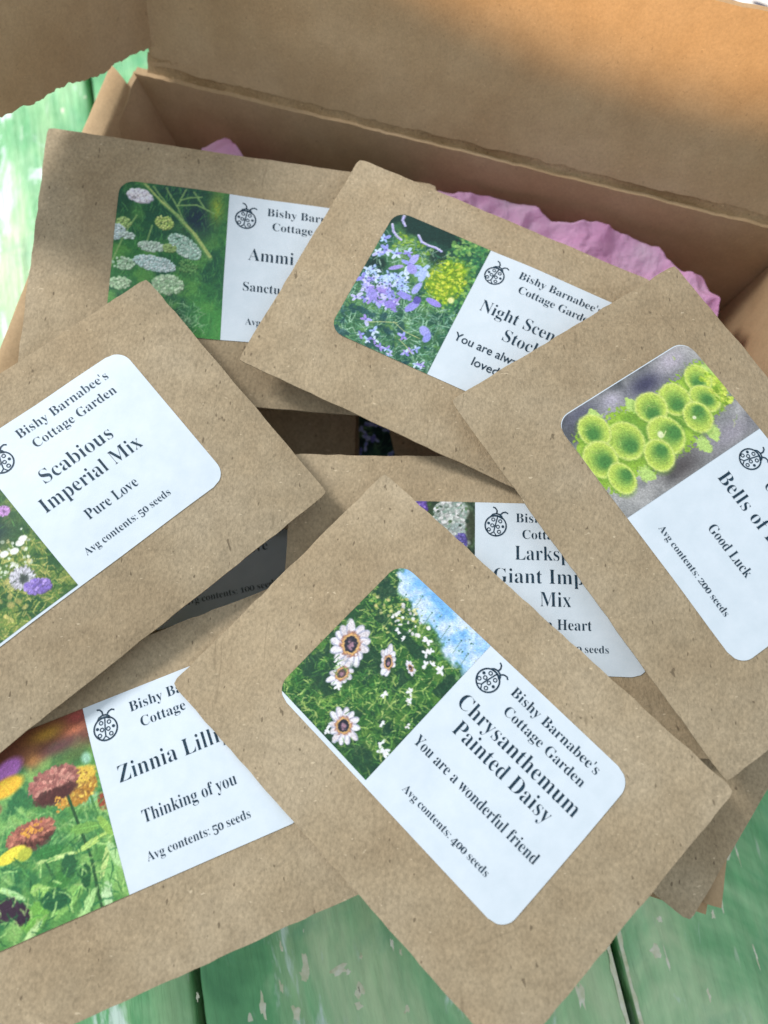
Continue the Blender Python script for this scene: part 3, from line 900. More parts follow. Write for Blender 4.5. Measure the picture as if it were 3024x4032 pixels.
def wm(q):
    q = np.asarray(q, float).reshape(-1, 3).copy()
    q[:, 2] += TZ
    return q * MM


GROUP = "kraft seed packets fanned out in the box"


def packet(corners, label, seed, lab0=None, lines=(), bug=None, pic=None, bend=(0, 0), bulge=1.2, wav=.42, inset=(0, 0, 0), dl=0.0):
    S = Surf(*corners, seed, bend, bulge, wav)
    cen = S.at(np.array(PW / 2), np.array(PH / 2), -1.0)
    root = empty("seed_packet", (cen[0], cen[1], cen[2] + TZ))
    tag(root, label, "seed packet", GROUP)
    nx, ny = 61, 43
    rs = np.random.RandomState(seed)
    xs = np.linspace(0, PW, nx); ys = np.linspace(0, PH, ny)
    X, Y = np.meshgrid(xs, ys)
    # slightly irregular cut edges and softened corners
    vn = VN(seed + 50)
    ex = (vn(Y * .35, Y * 0 + 3) - .5) * .35; ey = (vn(X * .35, X * 0 + 9) - .5) * .35
    X2 = X + np.where(X == 0, ex, 0) + np.where(X == PW, ex * .8, 0)
    Y2 = Y + np.where(Y == 0, ey, 0) + np.where(Y == PH, ey * .8, 0)
    cr = .5
    for (i, j, a, b) in ((0, 0, cr, cr), (0, -1, -cr, cr), (-1, 0, cr, -cr), (-1, -1, -cr, -cr)):
        X2[i, j] += a * .6; Y2[i, j] += b * .6
    top = S.at(X2, Y2).reshape(-1, 3)
    bot = S.under(X2, Y2).reshape(-1, 3)
    V = np.concatenate([wm(top), wm(bot)])
    Fc = [grid_faces(nx, ny, 0, True), grid_faces(nx, ny, nx * ny, False)]
    n0 = nx * ny
    rim = list(range(nx)) + [j * nx + nx - 1 for j in range(1, ny)] + [(ny - 1) * nx + i for i in range(nx - 2, -1, -1)] + [j * nx for j in range(ny - 2, 0, -1)]
    rim = np.array(rim); nxt = np.roll(rim, -1)
    Fc.append(np.stack([rim, nxt, nxt + n0, rim + n0], 1))
    body = mesh_obj("envelope", V, np.concatenate(Fc), M['kraft'], root, smooth=True)
    try:
        body.data.set_sharp_from_angle(angle=R_(50))
    except Exception:
        pass
    if lab0 is None:
        return root
    lx, ly = lab0
    r = 3.9

    def halfin(y):           # inset of the rounded outline at height y
        d = np.minimum(y - ly, ly + LH - y)
        d = np.clip(d, 0, r)
        return r - np.sqrt(np.clip(r * r - (r - d) ** 2, 0, None))
    # label sheet
    ysl = ly + np.concatenate([np.linspace(0, r, 9), np.linspace(r, LH - r, 24)[1:-1], np.linspace(LH - r, LH, 9)])
    ins = halfin(ysl)
    u = np.linspace(0, 1, 46)
    XX = (lx - dl + ins)[:, None] + u[None, :] * (LW + dl - 2 * ins)[:, None]
    YY = np.repeat(ysl[:, None], len(u), 1)
    lo = mesh_obj("label", wm(S.at(XX, YY, .14)), grid_faces(len(u), len(ysl), 0, True), M['label'], root, smooth=True)
    # picture
    if pic is not None:
        ml, mb, mt = inset
        x0, x1 = lx - dl, lx + MIDF
        P = Pic(x0, x1, ly, ly + LH, seed)
        pic(P)
        col = P.linear()
        yy = P.Y[:, 0]
        fb = ly + mt + (yy - ly) / LH * (LH - mt - mb)
        left = lx - dl + halfin(fb) + ml
        uu = (P.X[0] - x0) / (x1 - x0)
        XX = left[:, None] + uu[None, :] * (x1 - left)[:, None]
        YY = np.repeat(fb[:, None], P.nx, 1)
        # sample colours where the vertices really are
        ci = np.clip(((XX - x0) * P.res).round().astype(int), 0, P.nx - 1)
        cj = np.repeat(np.arange(P.ny)[:, None], P.nx, 1)
        col = col.reshape(P.ny, P.nx, 3)[cj, ci].reshape(-1, 3)
        mesh_obj("flower_picture", wm(S.at(XX, YY, .19)), grid_faces(P.nx, P.ny, 0, True), M['print'], lo, smooth=True, colors=col)
    # lettering
    V, Fc = [], []
    for ln in lines:
        s, a, b, y, cap = ln[:5]
        serif = ln[5] if len(ln) > 5 else True
        v, f = text_line(s, a + lx, b + lx, y + ly, cap, serif, ln[6] if len(ln) > 6 else (-.013 if cap > 3 else -.011))
        if len(v) == 0: continue
        o = len(V)
        q = S.at(v[:, 0], v[:, 1], .23)
        V.extend(wm(q).tolist()); Fc.extend([tuple(i + o for i in fc) for fc in f])
    if V:
        mesh_obj("lettering", V, Fc, M['ink'], lo)
    if bug is not None:
        v, f = ladybird(lx + bug[0], ly + bug[1], 2.5, bug[2])
        mesh_obj("ladybird_emblem", wm(S.at(v[:, 0], v[:, 1], .23)), f, M['ink'], lo)
    return root


HEAD = [("Bishy Barnabee's", 37.0, 60.2, 4.7, 2.15), ("Cottage Garden", 38.5, 59.6, 8.7, 2.15)]
CAPT, CAPM, CAPS_ = 3.35, 2.35, 1.65

packet([(-90.1, 148.7, -157.0), (14.6, 139.6, -168.0), (13.4, 70.0, -171.0), (-90.4, 74.1, -160.0)],
       "kraft seed packet with lacy white umbel flowers labelled Ammi, nearest the box's left back corner", 11, (19.4, 12.3),
       HEAD + [("Ammi Majus", 32.9, 57.5, 17.8, CAPT), ("Sanctuary", 32.1, 45.6, 26.3, CAPM), ("Avg contents: 400 seeds", 33.1, 56.6, 35.2, CAPS_)],
       (31.7, 6.6, .12), pic_ammi)
packet([(-6.5, 140.1, -158.5), (82.6, 99.5, -163.0), (53.3, 38.8, -163.0), (-35.6, 80.9, -158.0)],
       "kraft seed packet with lilac flowers and lime foliage, labelled Night Scented Stock", 12, (16.3, 11.1),
       HEAD + [("Night Scented", 31.6, 58.0, 17.7, CAPT), ("Stock", 40.2, 50.6, 23.0, CAPT), ("You are always", 29.1, 48.8, 28.2, 2.3, False, .006), ("loved", 36.0, 43.0, 32.6, 2.3, False, .006)],
       (31.2, 6.8, .12), pic_stock)
packet([(72.2, 105, -154.6), (127.1, 21.5, -157.4), (70.4, -15.9, -155.2), (15.5, 67.7, -152.6)],
       "kraft seed packet with lime green bell flowers on grey, labelled Bells of Ireland", 13, (17.4, 11.3),
       HEAD + [("Bells of Ireland", 31.0, 62.0, 16.5, CAPT), ("Good Luck", 39.0, 52.4, 26.0, CAPM), ("Avg contents: 200 seeds", 32.9, 56.3, 35.4, CAPS_)],
       (31.8, 7.0, .2), pic_bells, inset=(.25, 0, 0))
packet([(-85.5 - 25.7 + .0, -8.1, -163.6), (-18.7, 29.5, -167.4), (7.1, -33.1, -161.9), (-85.5, -70.7, -157.5)],
       "kraft seed packet with rusty red and yellow flowers, labelled Zinnia, at bottom left", 14, (16.3, 10.5),
       HEAD + [("Zinnia Lilliput", 31.1, 60.2, 18.2, 3.5), ("Thinking of you", 33.8, 54.3, 27.8, 2.6), ("Avg contents: 50 seeds", 32.5, 54.9, 35.2, 1.85)],
       (31.1, 6.1, .12), pic_zinnia, dl=6.0)
packet([(-22.7, 60, -168.0), (76.9, 56, -161.8), (74.2, -11.9, -162.0), (-25.4, -7.9, -168.4)],
       "kraft seed packet labelled Larkspur, lying square between the daisy and bell flower packets", 15, (17.9, 11.8),
       HEAD + [("Larkspur", 36.7, 53.6, 13.8, CAPT), ("Giant Imperial", 31.7, 61.6, 19.3, CAPT), ("Mix", 42.3, 49.3, 24.6, CAPT), ("An Open Heart", 33.0, 53.8, 29.8, CAPM), ("Avg contents: 100 seeds", 33.6, 57.4, 34.7, CAPS_)],
       (32.2, 5.7, .2), pic_larkspur, bend=(0, 0))
packet([(-143.9, 35.5, -156.0), (-59.1, 101.7, -155.5), (-13.4, 47.8, -161.0), (-92.1, -19.4, -158.0)],
       "kraft seed packet with lavender pincushion flowers cut off by the left edge, labelled Scabious", 16, (18.8, 11.8),
       HEAD + [("Scabious", 35.3, 52.9, 17.0, CAPT), ("Imperial Mix", 31.5, 56.5, 22.6, CAPT), ("Pure Love", 37.6, 50.4, 29.3, CAPM), ("Avg contents: 50 seeds", 32.5, 54.4, 35.3, CAPS_)],
       (31.0, 7.0, .25), pic_scabious, inset=(0, .55, 0), bend=(0, .6))
packet([(.1, 52.6, -160.7), (71.1, -17.4, -153.4), (23.6, -65.9, -155.5), (-47.4, 4.0, -163.1)],
       "kraft seed packet with white daisies under blue sky, labelled Chrysanthemum Painted Daisy", 17, (17.8, 12.8),
       HEAD + [("Chrysanthemum", 30.3, 62.2, 14.2, CAPT), ("Painted Daisy", 33.3, 59.0, 19.0, CAPT), ("You are a wonderful friend", 29.0, 62.3, 26.3, CAPM), ("Avg contents: 400 seeds", 33.9, 57.1, 34.7, CAPS_)],
       (31.8, 5.9, .2), pic_daisy, inset=(0, 1.0, 0))
packet([(-97.9, 70.6, -198.0), (-12.3, 89.9, -198.0), (4.2, 15.0, -198.0), (-81.4, -4.0, -198.0)],
       "shaded seed packet deep between the Scabious and Chrysanthemum packets, white label reading 100 seeds", 18, (12.8, 11.8),
       [("With Love", 31.9, 52.6, 25.8, CAPM), ("Avg contents: 100 seeds", 23.6, 53.7, 35.3, CAPS_)],
       None, None)
packet([(-26.9, 109.7, -199), (85.1, 111.9, -199), (86.6, 35.8, -199), (-25.3, 33.6, -199)],
       "shaded seed packet under the Stock packet showing only a narrow strip of blue flowers", 19, (16.8, 11.8),
       [], None, pic_blue)
# plain-sided packets of which only margins show
packet([(-84.6, 157.0, -193.8), (-84.6, 47.0, -194), (-8.4, 47.0, -194), (-8.4, 157.0, -193.8)],
       "plain kraft packet margin in shadow directly left of the blue flower strip", 20)
packet([(-.6, 87.7, -194), (21.1, -21.0, -194.4), (94.9, -6.4, -194.4), (73.5, 102.8, -194)],
       "plain kraft packet margin in shadow directly right of the blue flower strip", 21)
packet([(10.9, -2.6, -169.0), (70, 78, -168.0), (124, 35.7, -163.5), (64.3, -44.6, -166.3)],
       "plain kraft packet sticking out over the box corner behind the Chrysanthemum packet's right edge", 22)


# ------------------------------------------------------------------ cardboard box
box = empty("cardboard_box", (0, 68, 0))
tag(box, "open brown corrugated cardboard box with its flap raised at the back and torn creases", "cardboard box")


def slab(name, P00, P10, P11, P01, th, nrm, nu=40, nv=14, seed=1, rag=None, bow=0.0, mat='card', parent=box, edge=.15):
    """board between four corners; th thickness along nrm; rag=(edge names) torn edges; corners in mm camera-relative"""
    P = [np.array(p, float) for p in (P00, P10, P11, P01)]
    nrm = np.array(nrm, float); nrm /= np.linalg.norm(nrm)
    vn = VN(seed)
    s = np.linspace(0, 1, nu)[None, :, None]; t = np.linspace(0, 1, nv)[:, None, None]
    rag = rag or {}
    Sg = np.repeat(s[..., 0], nv, 0); Tg = np.repeat(t[..., 0], nu, 1)
    L = np.linalg.norm(P[1] - P[0]); Hh = np.linalg.norm(P[3] - P[0])
    eu = (P[1] - P[0]) / L; ev = (P[3] - P[0]) / Hh
    G = (1 - Tg)[..., None] * ((1 - Sg)[..., None] * P[0] + Sg[..., None] * P[1]) + Tg[..., None] * ((1 - Sg)[..., None] * P[3] + Sg[..., None] * P[2])
    a = L * Sg; b = Hh * Tg
    for e in ('b', 't', 'l', 'r'):
        amp = rag.get(e, edge)
        co = a if e in 'bt' else b
        nz = (vn.fbm(co * .22, co * 0 + ord(e), 2) - .5) * 2 * amp + (vn(co * 1.35, co * 0 + 3) - .5) * amp * .9
        w = {'b': np.clip(1 - Tg * (nv - 1), 0, 1), 't': np.clip(1 - (1 - Tg) * (nv - 1), 0, 1),
             'l': np.clip(1 - Sg * (nu - 1), 0, 1), 'r': np.clip(1 - (1 - Sg) * (nu - 1), 0, 1)}[e]
        d = ev if e in 'bt' else eu
        G = G + (nz * w)[..., None] * d
    z = (vn.fbm(Sg * 4, Tg * 3, 3) - .5) * 1.0 + bow * np.sin(math.pi * Sg)
    G = G + z[..., None] * nrm * .8
    B = G - nrm * th
    V = np.concatenate([wm(G), wm(B)])
    n0 = nu * nv
    rim = np.array(list(range(nu)) + [j * nu + nu - 1 for j in range(1, nv)] + [(nv - 1) * nu + i for i in range(nu - 2, -1, -1)] + [j * nu for j in range(nv - 2, 0, -1)])
    nx_ = np.roll(rim, -1)
    Fc = np.concatenate([grid_faces(nu, nv), grid_faces(nu, nv, n0, True), np.stack([nx_, rim, rim + n0, nx_ + n0], 1)])
    # orient outward
    e = np.cross(G[0, 1] - G[0, 0], G[1, 0] - G[0, 0])
    if e @ nrm < 0: Fc = Fc[:, ::-1].copy()
    o = mesh_obj(name, V, Fc, M[mat], parent, smooth=True)
    try: o.data.set_sharp_from_angle(angle=R_(40))
    except Exception: pass
    return o


u_ = np.array([.959, -.283, 0]); v_ = np.array([.283, .959, 0]); z_ = np.array([0, 0, 1.0])
RZ, FZ = -168.0, -213.6
BLt = np.array([-73.4, 178.6, RZ]); BRt = np.array([114.5, 123.2, RZ])
BLb = np.array([-66.0, 176.5, FZ]); BRb = np.array([114.0, 123.4, FZ])
FRt = np.array([69.5, -41.5, -169.0]); FLt = np.array([-112.0, 12.0, -172.5])
FRb = np.array([64.0, -37.0, FZ]); FLb = np.array([-103.0, 13.0, FZ])
slab("base_panel", FLb, FRb, BRb, BLb, 1.2, z_, seed=30)
slab("back_wall", BLb, BRb, BRt, BLt, 2.4, -v_, nu=90, seed=31, rag={'t': .35})
slab("front_wall", FLb, FRb, FRt, FLt, 2.4, v_, nu=60, seed=32)


def wall_roll(name, pts_top, pts_bot, inward, thick, seed, cut=0.0, flare=5.5):
    """side wall folded over double, with a broad rounded top"""
    pts_top = [np.array(p, float) for p in pts_top]; pts_bot = [np.array(p, float) for p in pts_bot]
    n = 60
    inward = np.array(inward, float)
    vn = VN(seed)

    def ev(pts, t):
        k = t * (len(pts) - 1); i = min(int(k), len(pts) - 2); f = k - i
        return pts[i] * (1 - f) + pts[i + 1] * f
    prof = []       # (across 0..1 outer->inner, height)
    for q in range(9):
        a = math.pi * q / 8
        prof.append((.5 - .5 * math.cos(a), .9 * math.sin(a) ** .8))
    rows = []
    for j in range(n):
        t = j / (n - 1)
        top, bot = ev(pts_top, t), ev(pts_bot, t)
        row = [bot.copy()]
        for q in range(1, 4): row.append(bot + (top - bot) * q / 4)
        for a, h in prof:
            p = top + inward * thick * a + z_ * (h * 1.3 - (0 if a < .5 else .2))
            if cut: p = p + (-v_) * cut * a * (1 - t) ** 6      # end of the roll cut at a slant
            row.append(p + (vn.fbm(t * 14, a * 3 + .2, 2) - .5) * .6 * z_)
        inb = bot + inward * (thick + flare)
        tp = row[-1].copy()
        for q in range(1, 5): row.append(tp + (inb - tp) * q / 4)
        rows.append(row)
    A = np.array(rows)
    m = A.shape[1]
    V = wm(A)
    Fc = list(map(tuple, grid_faces(m, n)))
    Fc.append(tuple(range(m)))
    Fc.append(tuple(reversed([(n - 1) * m + i for i in range(m)])))
    o = mesh_obj(name, V, Fc, M['card'], box, smooth=True)
    bm = bmesh.new(); bm.from_mesh(o.data); bmesh.ops.recalc_face_normals(bm, faces=bm.faces); bm.to_mesh(o.data); bm.free()
    try: o.data.set_sharp_from_angle(angle=R_(50))
    except Exception: pass
    return o


wall_roll("left_wall", [(-80.6, 181.3, RZ), (-86.2, 158, RZ), (-96.6, 105.7, RZ), (-100.3, 88.6, RZ), (-107, 50, RZ), (-112.0, 12.0, -172)],
          [(-80.6, 181, FZ), (-86.2, 158, FZ), (-96.6, 105.7, FZ), (-100.3, 88.6, FZ), (-107, 50, FZ), (-112.0, 12.0, FZ)], (.965, -.26, 0), 7.2, 33, cut=5.0)
wall_roll("right_wall", [(118.5, 122.0, RZ), (104, 70, RZ), (88, 20, RZ), (72.2, -42.5, -169)],
          [(116, 122.0, FZ), (101, 70, FZ), (86, 20, FZ), (70.8, -42.0, FZ)], (-.965, .26, 0), 4.6, 34, flare=2.0)

# raised flap, leaning back 20 degrees from the torn crease, and the side wing hinged to its left edge
al = R_(70)
d_ = math.cos(al) * v_ + math.sin(al) * z_
nf = math.sin(al) * (-v_) + math.cos(al) * z_
L0 = np.array([-67.8, 178.6, RZ + .8])
LEN = 215.0
L1 = L0 + u_ * LEN
FH = 45.6
slab("raised_flap", L0 + d_ * 1.6, L1 + d_ * 1.6, L1 + d_ * FH, L0 + d_ * FH + 0 * u_, 2.6, nf, nu=150, nv=24, seed=36, rag={'b': .55, 'l': .5}, bow=1.2)
# crushed crease strip between wall and flap
cs = slab("torn_crease", L0 - z_ * 3.2 - v_ * 1.2 + u_ * -3.0, L1 - z_ * 3.2 - v_ * 1.2, L1 + d_ * 4.4 + nf * .15, L0 + d_ * 4.0 + nf * .15 + u_ * -1.0, 1.0,
          (nf + z_ * .9), nu=240, nv=6, seed=37, rag={'b': .35, 't': 1.5, 'l': 1.2}, mat='card_edge')  # torn fold
tuck = slab("tuck_flap", (-73.5, 147, FZ + 1), (-64.5, 177.5, FZ + 1), (-72.8, 180.0, RZ - 1.0), (-81.0, 150, RZ - 4.0), 1.6, u_, nu=20, nv=14, seed=39, rag={'t': .5})
be = R_(21)
wdir = math.cos(be) * nf - math.sin(be) * u_
wn = np.cross(wdir, d_); wn = wn if wn @ u_ > 0 else -wn
Wb = L0 + d_ * 6.5 + u_ * 1.6 - nf * .6
slab("side_wing", Wb + wdir * 72 - d_ * 3.0, Wb, Wb + d_ * 44, Wb + wdir * 72 + d_ * 44, 2.6, wn, nu=120, nv=20, seed=38, rag={'b': .85, 'r': .3})

# ------------------------------------------------------------------ pink tissue paper
trs = np.random.RandomState(5)
OUT = [(10, 147.6), (16.6, 147.2), (29.6, 145.4), (44.6, 141.0), (46.4, 139.0), (49.5, 136.4), (54.4, 134.9), (61.3, 134.9), (71.8, 131.4), (79.5, 127.8), (84.0, 122.2), (86.2, 119.2), (91.4, 118.6), (94.4, 111.5), (94.2, 106.0), (92, 98), (88, 80)]
OUT = np.array(OUT, float)
seg = np.concatenate([[0], np.cumsum(np.hypot(*(OUT[1:] - OUT[:-1]).T))])


def crumple(x, y, rs, n=26, cell=None):
    z = np.zeros_like(x)
    for _ in range(n):
        a = rs.uniform(0, math.pi); k = rs.uniform(.08, .5); ph = rs.uniform(0, 10)
        q = (x * math.cos(a) + y * math.sin(a)) * k + ph
        tri = np.abs((q % 2) - 1) - .5
        z += tri * rs.uniform(.4, 1.0) / (k * 30)
    return z


def tissue_sheet(name, outline, depth, zc, seed, parent, nu=150, nv=60, amp=3.0, dirv=(-.25, -.97), fold=None):
    sg = np.concatenate([[0], np.cumsum(np.hypot(*(outline[1:] - outline[:-1]).T))])
    s = np.linspace(0, sg[-1], nu)
    ox = np.interp(s, sg, outline[:, 0]); oy = np.interp(s, sg, outline[:, 1])
    rs = np.random.RandomState(seed)
    vn = VN(seed)
    rows = []
    # front part goes under the packets, the last rows drop behind the ridge towards the box floor
    for j in range(nv):
        t = j / (nv - 1)
        if t < .8:
            k = 1 - t / .8
            x = ox + dirv[0] * depth * k; y = oy + dirv[1] * depth * k
            z = zc + np.zeros(nu) + 1.2 * (1 - k)
            drop = 0
        else:
            q = (t - .8) / .2
            x = ox + dirv[0] * -.6 * q + (vn(s * .2, s * 0 + j) - .5) * .5; y = oy - .0 * q
            x = x - .6 * q; y = y - 3.0 * q
            z = zc + 1.2 - 26 * q ** 1.2 + np.zeros(nu)
        rows.append(np.stack([x, y, z], 1))
    A = np.array(rows)
    def ridge(x, y, f, ph):
        wx = x + 5 * (vn(x * .11 + ph, y * .11) - .5); wy = y + 5 * (vn(x * .11, y * .11 + ph + 3) - .5)
        return 1 - np.abs(2 * vn(wx * f + ph, wy * f + ph * 2) - 1)
    X_, Y_ = A[..., 0], A[..., 1]
    def worley(x, y, cell, sd):
        r_ = np.random.RandomState(sd)
        gx = np.arange(x.min() - cell, x.max() + cell, cell); gy = np.arange(y.min() - cell, y.max() + cell, cell)
        best = np.full(x.shape, 1e9)
        for a_ in gx:
            for b_ in gy:
                sx = a_ + r_.rand() * cell; sy = b_ + r_.rand() * cell; k_ = r_.uniform(.6, 1.5)
                best = np.minimum(best, np.hypot(x - sx, y - sy) * k_ + r_.uniform(0, .35) * cell)
        return best / cell - .55
    U_ = X_ * .93 - Y_ * .36; T_ = X_ * .36 + Y_ * .93
    wx_ = 2.2 * (vn(X_ * .25, Y_ * .25) - .5); wy_ = 2.2 * (vn(X_ * .25 + 9, Y_ * .25) - .5)
    dz = (worley(U_ * .62 + wx_, T_ + wy_, 12.0, seed + 1) * 5.2 + worley(U_ + wx_, T_ * .8 + wy_, 5.2, seed + 2) * 1.4 + worley(U_, T_, 2.2, seed + 3) * .35) * amp
    damp = np.ones(nv); damp[int(nv * .8):] = np.linspace(1, .3, nv - int(nv * .8))
    A[..., 2] += dz * damp[:, None]
    A[..., 0] += (vn.fbm(A[..., 1] * .3, A[..., 2] * .2 + 7, 2) - .5) * 1.0
    return mesh_obj(name, wm(A), grid_faces(nu, nv), M['tissue'], parent, smooth=False)


tis = empty("tissue_paper", (45, 120, 20))
tag(tis, "crumpled pink tissue paper tucked into the back of the box behind the packets", "tissue paper")
tissue_sheet("crumpled_sheet", OUT, 42, -182.0, 41, tis, amp=1.25, nu=260, nv=110)
tissue_sheet("loose_peak", np.array([(-58, 154), (-53.0, 161.0), (-50.6, 164.6), (-48.4, 165.6), (-46.4, 164.4), (-42.0, 158), (-38, 151)], float), 30, -179.5, 43, tis, nu=90, nv=60, amp=.8)

# ------------------------------------------------------------------ table of green painted planks
table = empty("tabletop", (0, 80, 0))
tag(table, kind='structure')
pa = math.atan2(-300, 61.0)
px_ = np.array([math.cos(pa), math.sin(pa)]); py_ = np.array([-px_[1], px_[0]])     # along, across (to the right)
g2 = np.array([-80.5, 75.9]); g1 = np.array([62.2, -63.6])
c2 = g2 @ py_; c1 = g1 @ py_
pwid = c1 - c2
a_mid = np.array([0, 80]) @ px_


def plank(k, seed):
    lo = c2 + pwid * k; hi = lo + pwid
    n = 260; half = 330.0
    a = np.linspace(a_mid - half, a_mid + half, n)
    vn = VN(seed)
    gl = 1.15 + (vn.fbm(a * .06, a * 0, 3) - .5) * 1.0 + (vn(a * .5, a * 0 + 4) - .5) * .3
    gr = 1.15 + (vn.fbm(a * .06, a * 0 + 9, 3) - .5) * 1.0 + (vn(a * .5, a * 0 + 8) - .5) * .3
    m = 24
    u = np.concatenate([[0, .004, .012], np.linspace(.03, .97, m), [.988, .996, 1]])
    zz = np.concatenate([[-1.6, -.35, -.08], np.zeros(m), [-.08, -.35, -1.6]])
    A = np.zeros((n, len(u) + 2, 3))
    lo_ = lo + gl; hi_ = hi - gr
    for i, (uu, z0) in enumerate(zip(u, zz)):
        b = lo_ + (hi_ - lo_) * uu
        wob = a * 0
        A[:, i + 1, 0] = a; A[:, i + 1, 1] = b; A[:, i + 1, 2] = z0 + wob * (0 < i < len(u) - 1)
    A[:, 0] = A[:, 1]; A[:, 0, 2] = -14
    A[:, -1] = A[:, -2]; A[:, -1, 2] = -14
    ca = A[..., 0].mean(); cb = (lo + hi) / 2
    V = A.reshape(-1, 3) - np.array([ca, cb, 0])
    mm_ = A.shape[1]
    Fc = grid_faces(mm_, n)
    e = np.cross(V[1 + mm_] - V[1], V[2] - V[1])
    me_f = Fc
    o = mesh_obj("plank", V * MM, me_f, M['plank'], None, smooth=True)
    bm = bmesh.new(); bm.from_mesh(o.data); bmesh.ops.recalc_face_normals(bm, faces=bm.faces)
    bm.faces.ensure_lookup_table()
    if bm.faces[len(bm.faces) // 2].normal.z < 0: bmesh.ops.reverse_faces(bm, faces=bm.faces)
    bm.to_mesh(o.data); bm.free()
    wpos = px_ * ca + py_ * cb
    o.parent = table
    o.location = Vector((wpos[0] * MM, wpos[1] * MM, 0)) - table.location
    o.rotation_euler = (0, 0, pa)
    return o, vn


planks = {}
for k in range(-3, 5):
    planks[k] = plank(k, 60 + k)[0]


def patch(points, mat, name, n=14, zoff=.06):
    """irregular worn patches, one mesh per plank: (x, y, along, across, seed)"""
    by = {}
    for (x, y, la, lb, sd) in points:
        c_ = np.array([x, y]) @ py_
        k = int(math.floor((c_ - c2) / pwid))
        by.setdefault(k, []).append((x, y, la, lb, sd))
    for k, lst in by.items():
        if k not in planks: continue
        V, Fc = [], []
        for (x, y, la, lb, sd) in lst:
            rs = np.random.RandomState(sd)
            ph = rs.uniform(0, 6.28, 4); am = rs.uniform(.08, .3, 4)
            o = len(V)
            for ring, fr in enumerate((0.0, .6, 1.0)):
                for i in range(n if ring else 1):
                    t = 2 * math.pi * i / n
                    r = 1 + sum(am[q] * math.sin((q + 2) * t + ph[q]) for q in range(4)) + rs.uniform(-.10, .10)
                    p = np.array([x, y]) + px_ * math.cos(t) * la * fr * r + py_ * math.sin(t) * lb * fr * r
                    V.append((p[0] * MM, p[1] * MM, (zoff if ring < 2 else .012) * MM))
            for i in range(n):
                j = (i + 1) % n
                Fc.append((o, o + 1 + i, o + 1 + j))
                Fc.append((o + 1 + i, o + 1 + n + i, o + 1 + n + j, o + 1 + j))
        pl = planks[k]
        ob = mesh_obj(name, V, Fc, M[mat], None, smooth=True)
        ob.parent = pl
        bpy.context.view_layer.update()
        ob.matrix_parent_inverse = pl.matrix_world.inverted()
        tag(ob, kind='stuff')


rs = np.random.RandomState(3)
chips = [(-21, -68.2, 3.0, 1.0, 1), (-21.4, -70.6, 1.2, .9, 21), (-12, -69.1, 1.2, 2.4, 2), (-9.6, -69.6, .6, .7, 22), (-6.4, -74, 1.7, 1.2, 3), (-27.3, -73.2, 1.4, .5, 4), (-32, -77.7, 2.6, .9, 5), (-23.1, -79.1, 1.8, 1.0, 6),
         (-27.7, -63.6, 1.2, .4, 7), (-6.7, -77.5, .9, .9, 9), (74.9, -57, .9, .6, 10), (73.2, -64.7, 1.6, 1.4, 11), (76, -66.9, 2.6, .3, 12), (52.2, -75, 3.6, .9, 13), (6.1, -78.3, .9, .7, 14),
         (2.2, -63, 1.5, .4, 15), (86.2, -75, 1.5, .4, 16), (100, -66, 2.4, .3, 17), (92, -52, 4.0, .25, 18), (98, -40, 3.2, .22, 19)]
for _ in range(110):
    chips.append((rs.uniform(-160, 160), rs.uniform(-95, 250), rs.uniform(.3, 1.5), rs.uniform(.15, .6), 100 + _))
patch(chips, 'bare', 'chipped_paint')
wh_ = [(-128.4, 177, 9, 5.0, 31), (-134.9, 172.8, 8, 5, 32), (-129.3, 131, 16, 4.5, 33), (-141, 214, 5, 2.6, 34), (-126, 150, 6, 3, 35), (-137, 150, 9, 5, 39), (-82.5, 222.6, 2.6, 4.6, 36), (-92, 229, 2.2, 2.2, 37), (-131, 112, 14, 6, 38), (-140, 190, 5, 7, 40), (-121, 196, 2, 3.4, 41)]
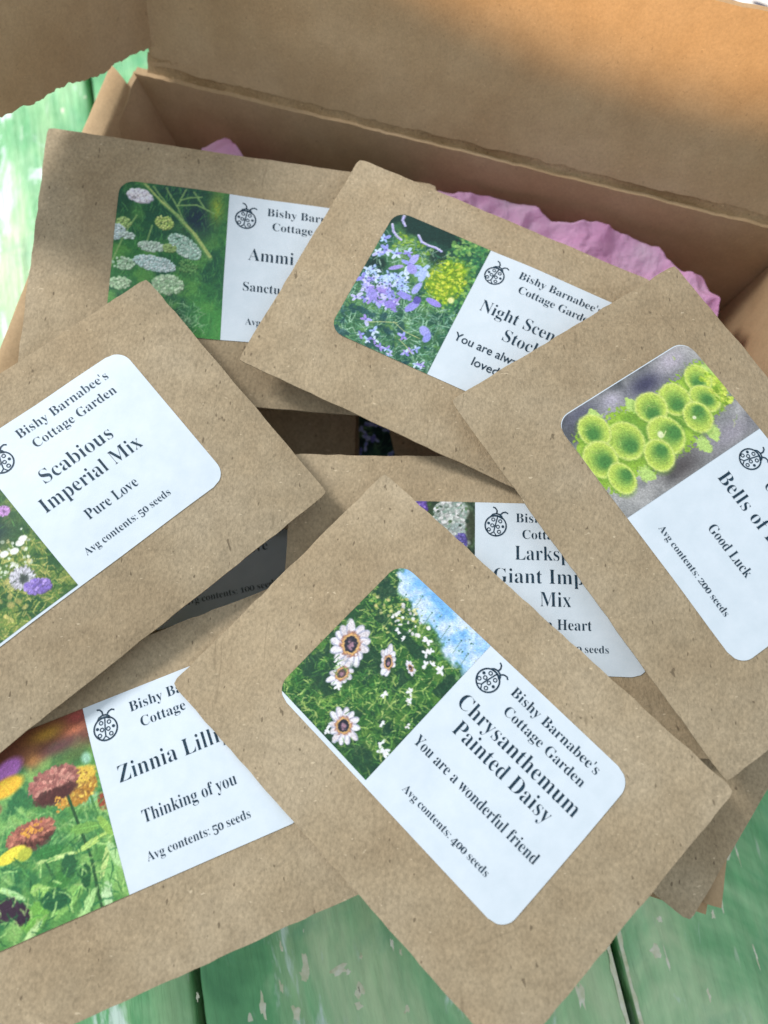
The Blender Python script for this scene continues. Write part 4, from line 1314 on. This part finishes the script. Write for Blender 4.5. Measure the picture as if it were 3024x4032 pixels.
# pale worn rims along the gap at the lower right
V, Fc = [], []
n = 90
a = np.linspace(-330 + a_mid, 330 + a_mid, n * 6)
for side in (-1, 1):
    o = len(V)
    vn = VN(90 + side)
    for i, aa in enumerate(a):
        w = .75 + (vn.fbm(aa * .25, 1.0, 3) - .5) * 1.3
        for q, b in enumerate((1.25, 1.6 + max(w, .15))):
            p = px_ * aa + py_ * (c1 + side * b)
            V.append((p[0] * MM, p[1] * MM, (.05 if q else .02) * MM))
    for i in range(len(a) - 1): Fc.append((o + 2 * i, o + 2 * i + 1, o + 2 * i + 3, o + 2 * i + 2))
rim = mesh_obj("worn_plank_rim", V, Fc, M['bare'], table)
tag(rim, kind='stuff')
# dark ground under the gaps
sub = mesh_obj("under_board", [(x * MM, y * MM, -.0145) for x, y in ((-420, -300), (420, -300), (420, 460), (-420, 460))], [(0, 1, 2, 3)], M['gap'], table)

# ------------------------------------------------------------------ printed cloth behind the box
cloth_root = empty("printed_cloth", (170, 290, 3))
tag(cloth_root, "white cloth with navy leaf marks behind the raised cardboard flap", "cloth")
vn = VN(77)
Xc, Yc = np.meshgrid(np.linspace(92, 260, 70), np.linspace(238, 380, 60))
Zc = -212.5 + (vn.fbm(Xc * .04, Yc * .04, 3) - .5) * 3.5
mesh_obj("cloth_sheet", wm(np.stack([Xc, Yc, Zc], -1)), grid_faces(70, 60), M['cloth'], cloth_root, smooth=True)
V, Fc = [], []
rs = np.random.RandomState(8)
marks = [(132.6, 260.6, 2.6, .75, -.35), (144.6, 258.3, 3.4, .8, -.42), (149.6, 258.6, 2.2, .8, .9), (140.5, 267, 3.0, .9, .9), (155.5, 264, 3.0, .9, .8), (122, 266.5, 3.0, .9, .6)]
for gy in range(8):
    for gx in range(12):
        x = 100 + gx * 13 + (gy % 2) * 6; y = 276 + gy * 12
        marks.append((x + rs.uniform(-2, 2), y + rs.uniform(-2, 2), 3.8, 1.2, rs.choice([-.4, .85, .2])))
for (x, y, la, lb, an) in marks:
    o = len(V); n = 16
    for i in range(n):
        t = 2 * math.pi * i / n
        p = (la * math.cos(t), lb * math.sin(t) * (1 - .35 * math.cos(t)))
        X_ = x + p[0] * math.cos(an) - p[1] * math.sin(an); Y_ = y + p[0] * math.sin(an) + p[1] * math.cos(an)
        zc = -212.5 + (vn.fbm(np.array(X_ * .04), np.array(Y_ * .04), 3) - .5) * 3.5 + .25
        V.append((X_ * MM, Y_ * MM, (float(zc) + TZ) * MM))
    Fc.append(tuple(range(o, o + n)))
lm = mesh_obj("leaf_print", V, Fc, M['navy'], cloth_root)
bpy.context.view_layer.update()
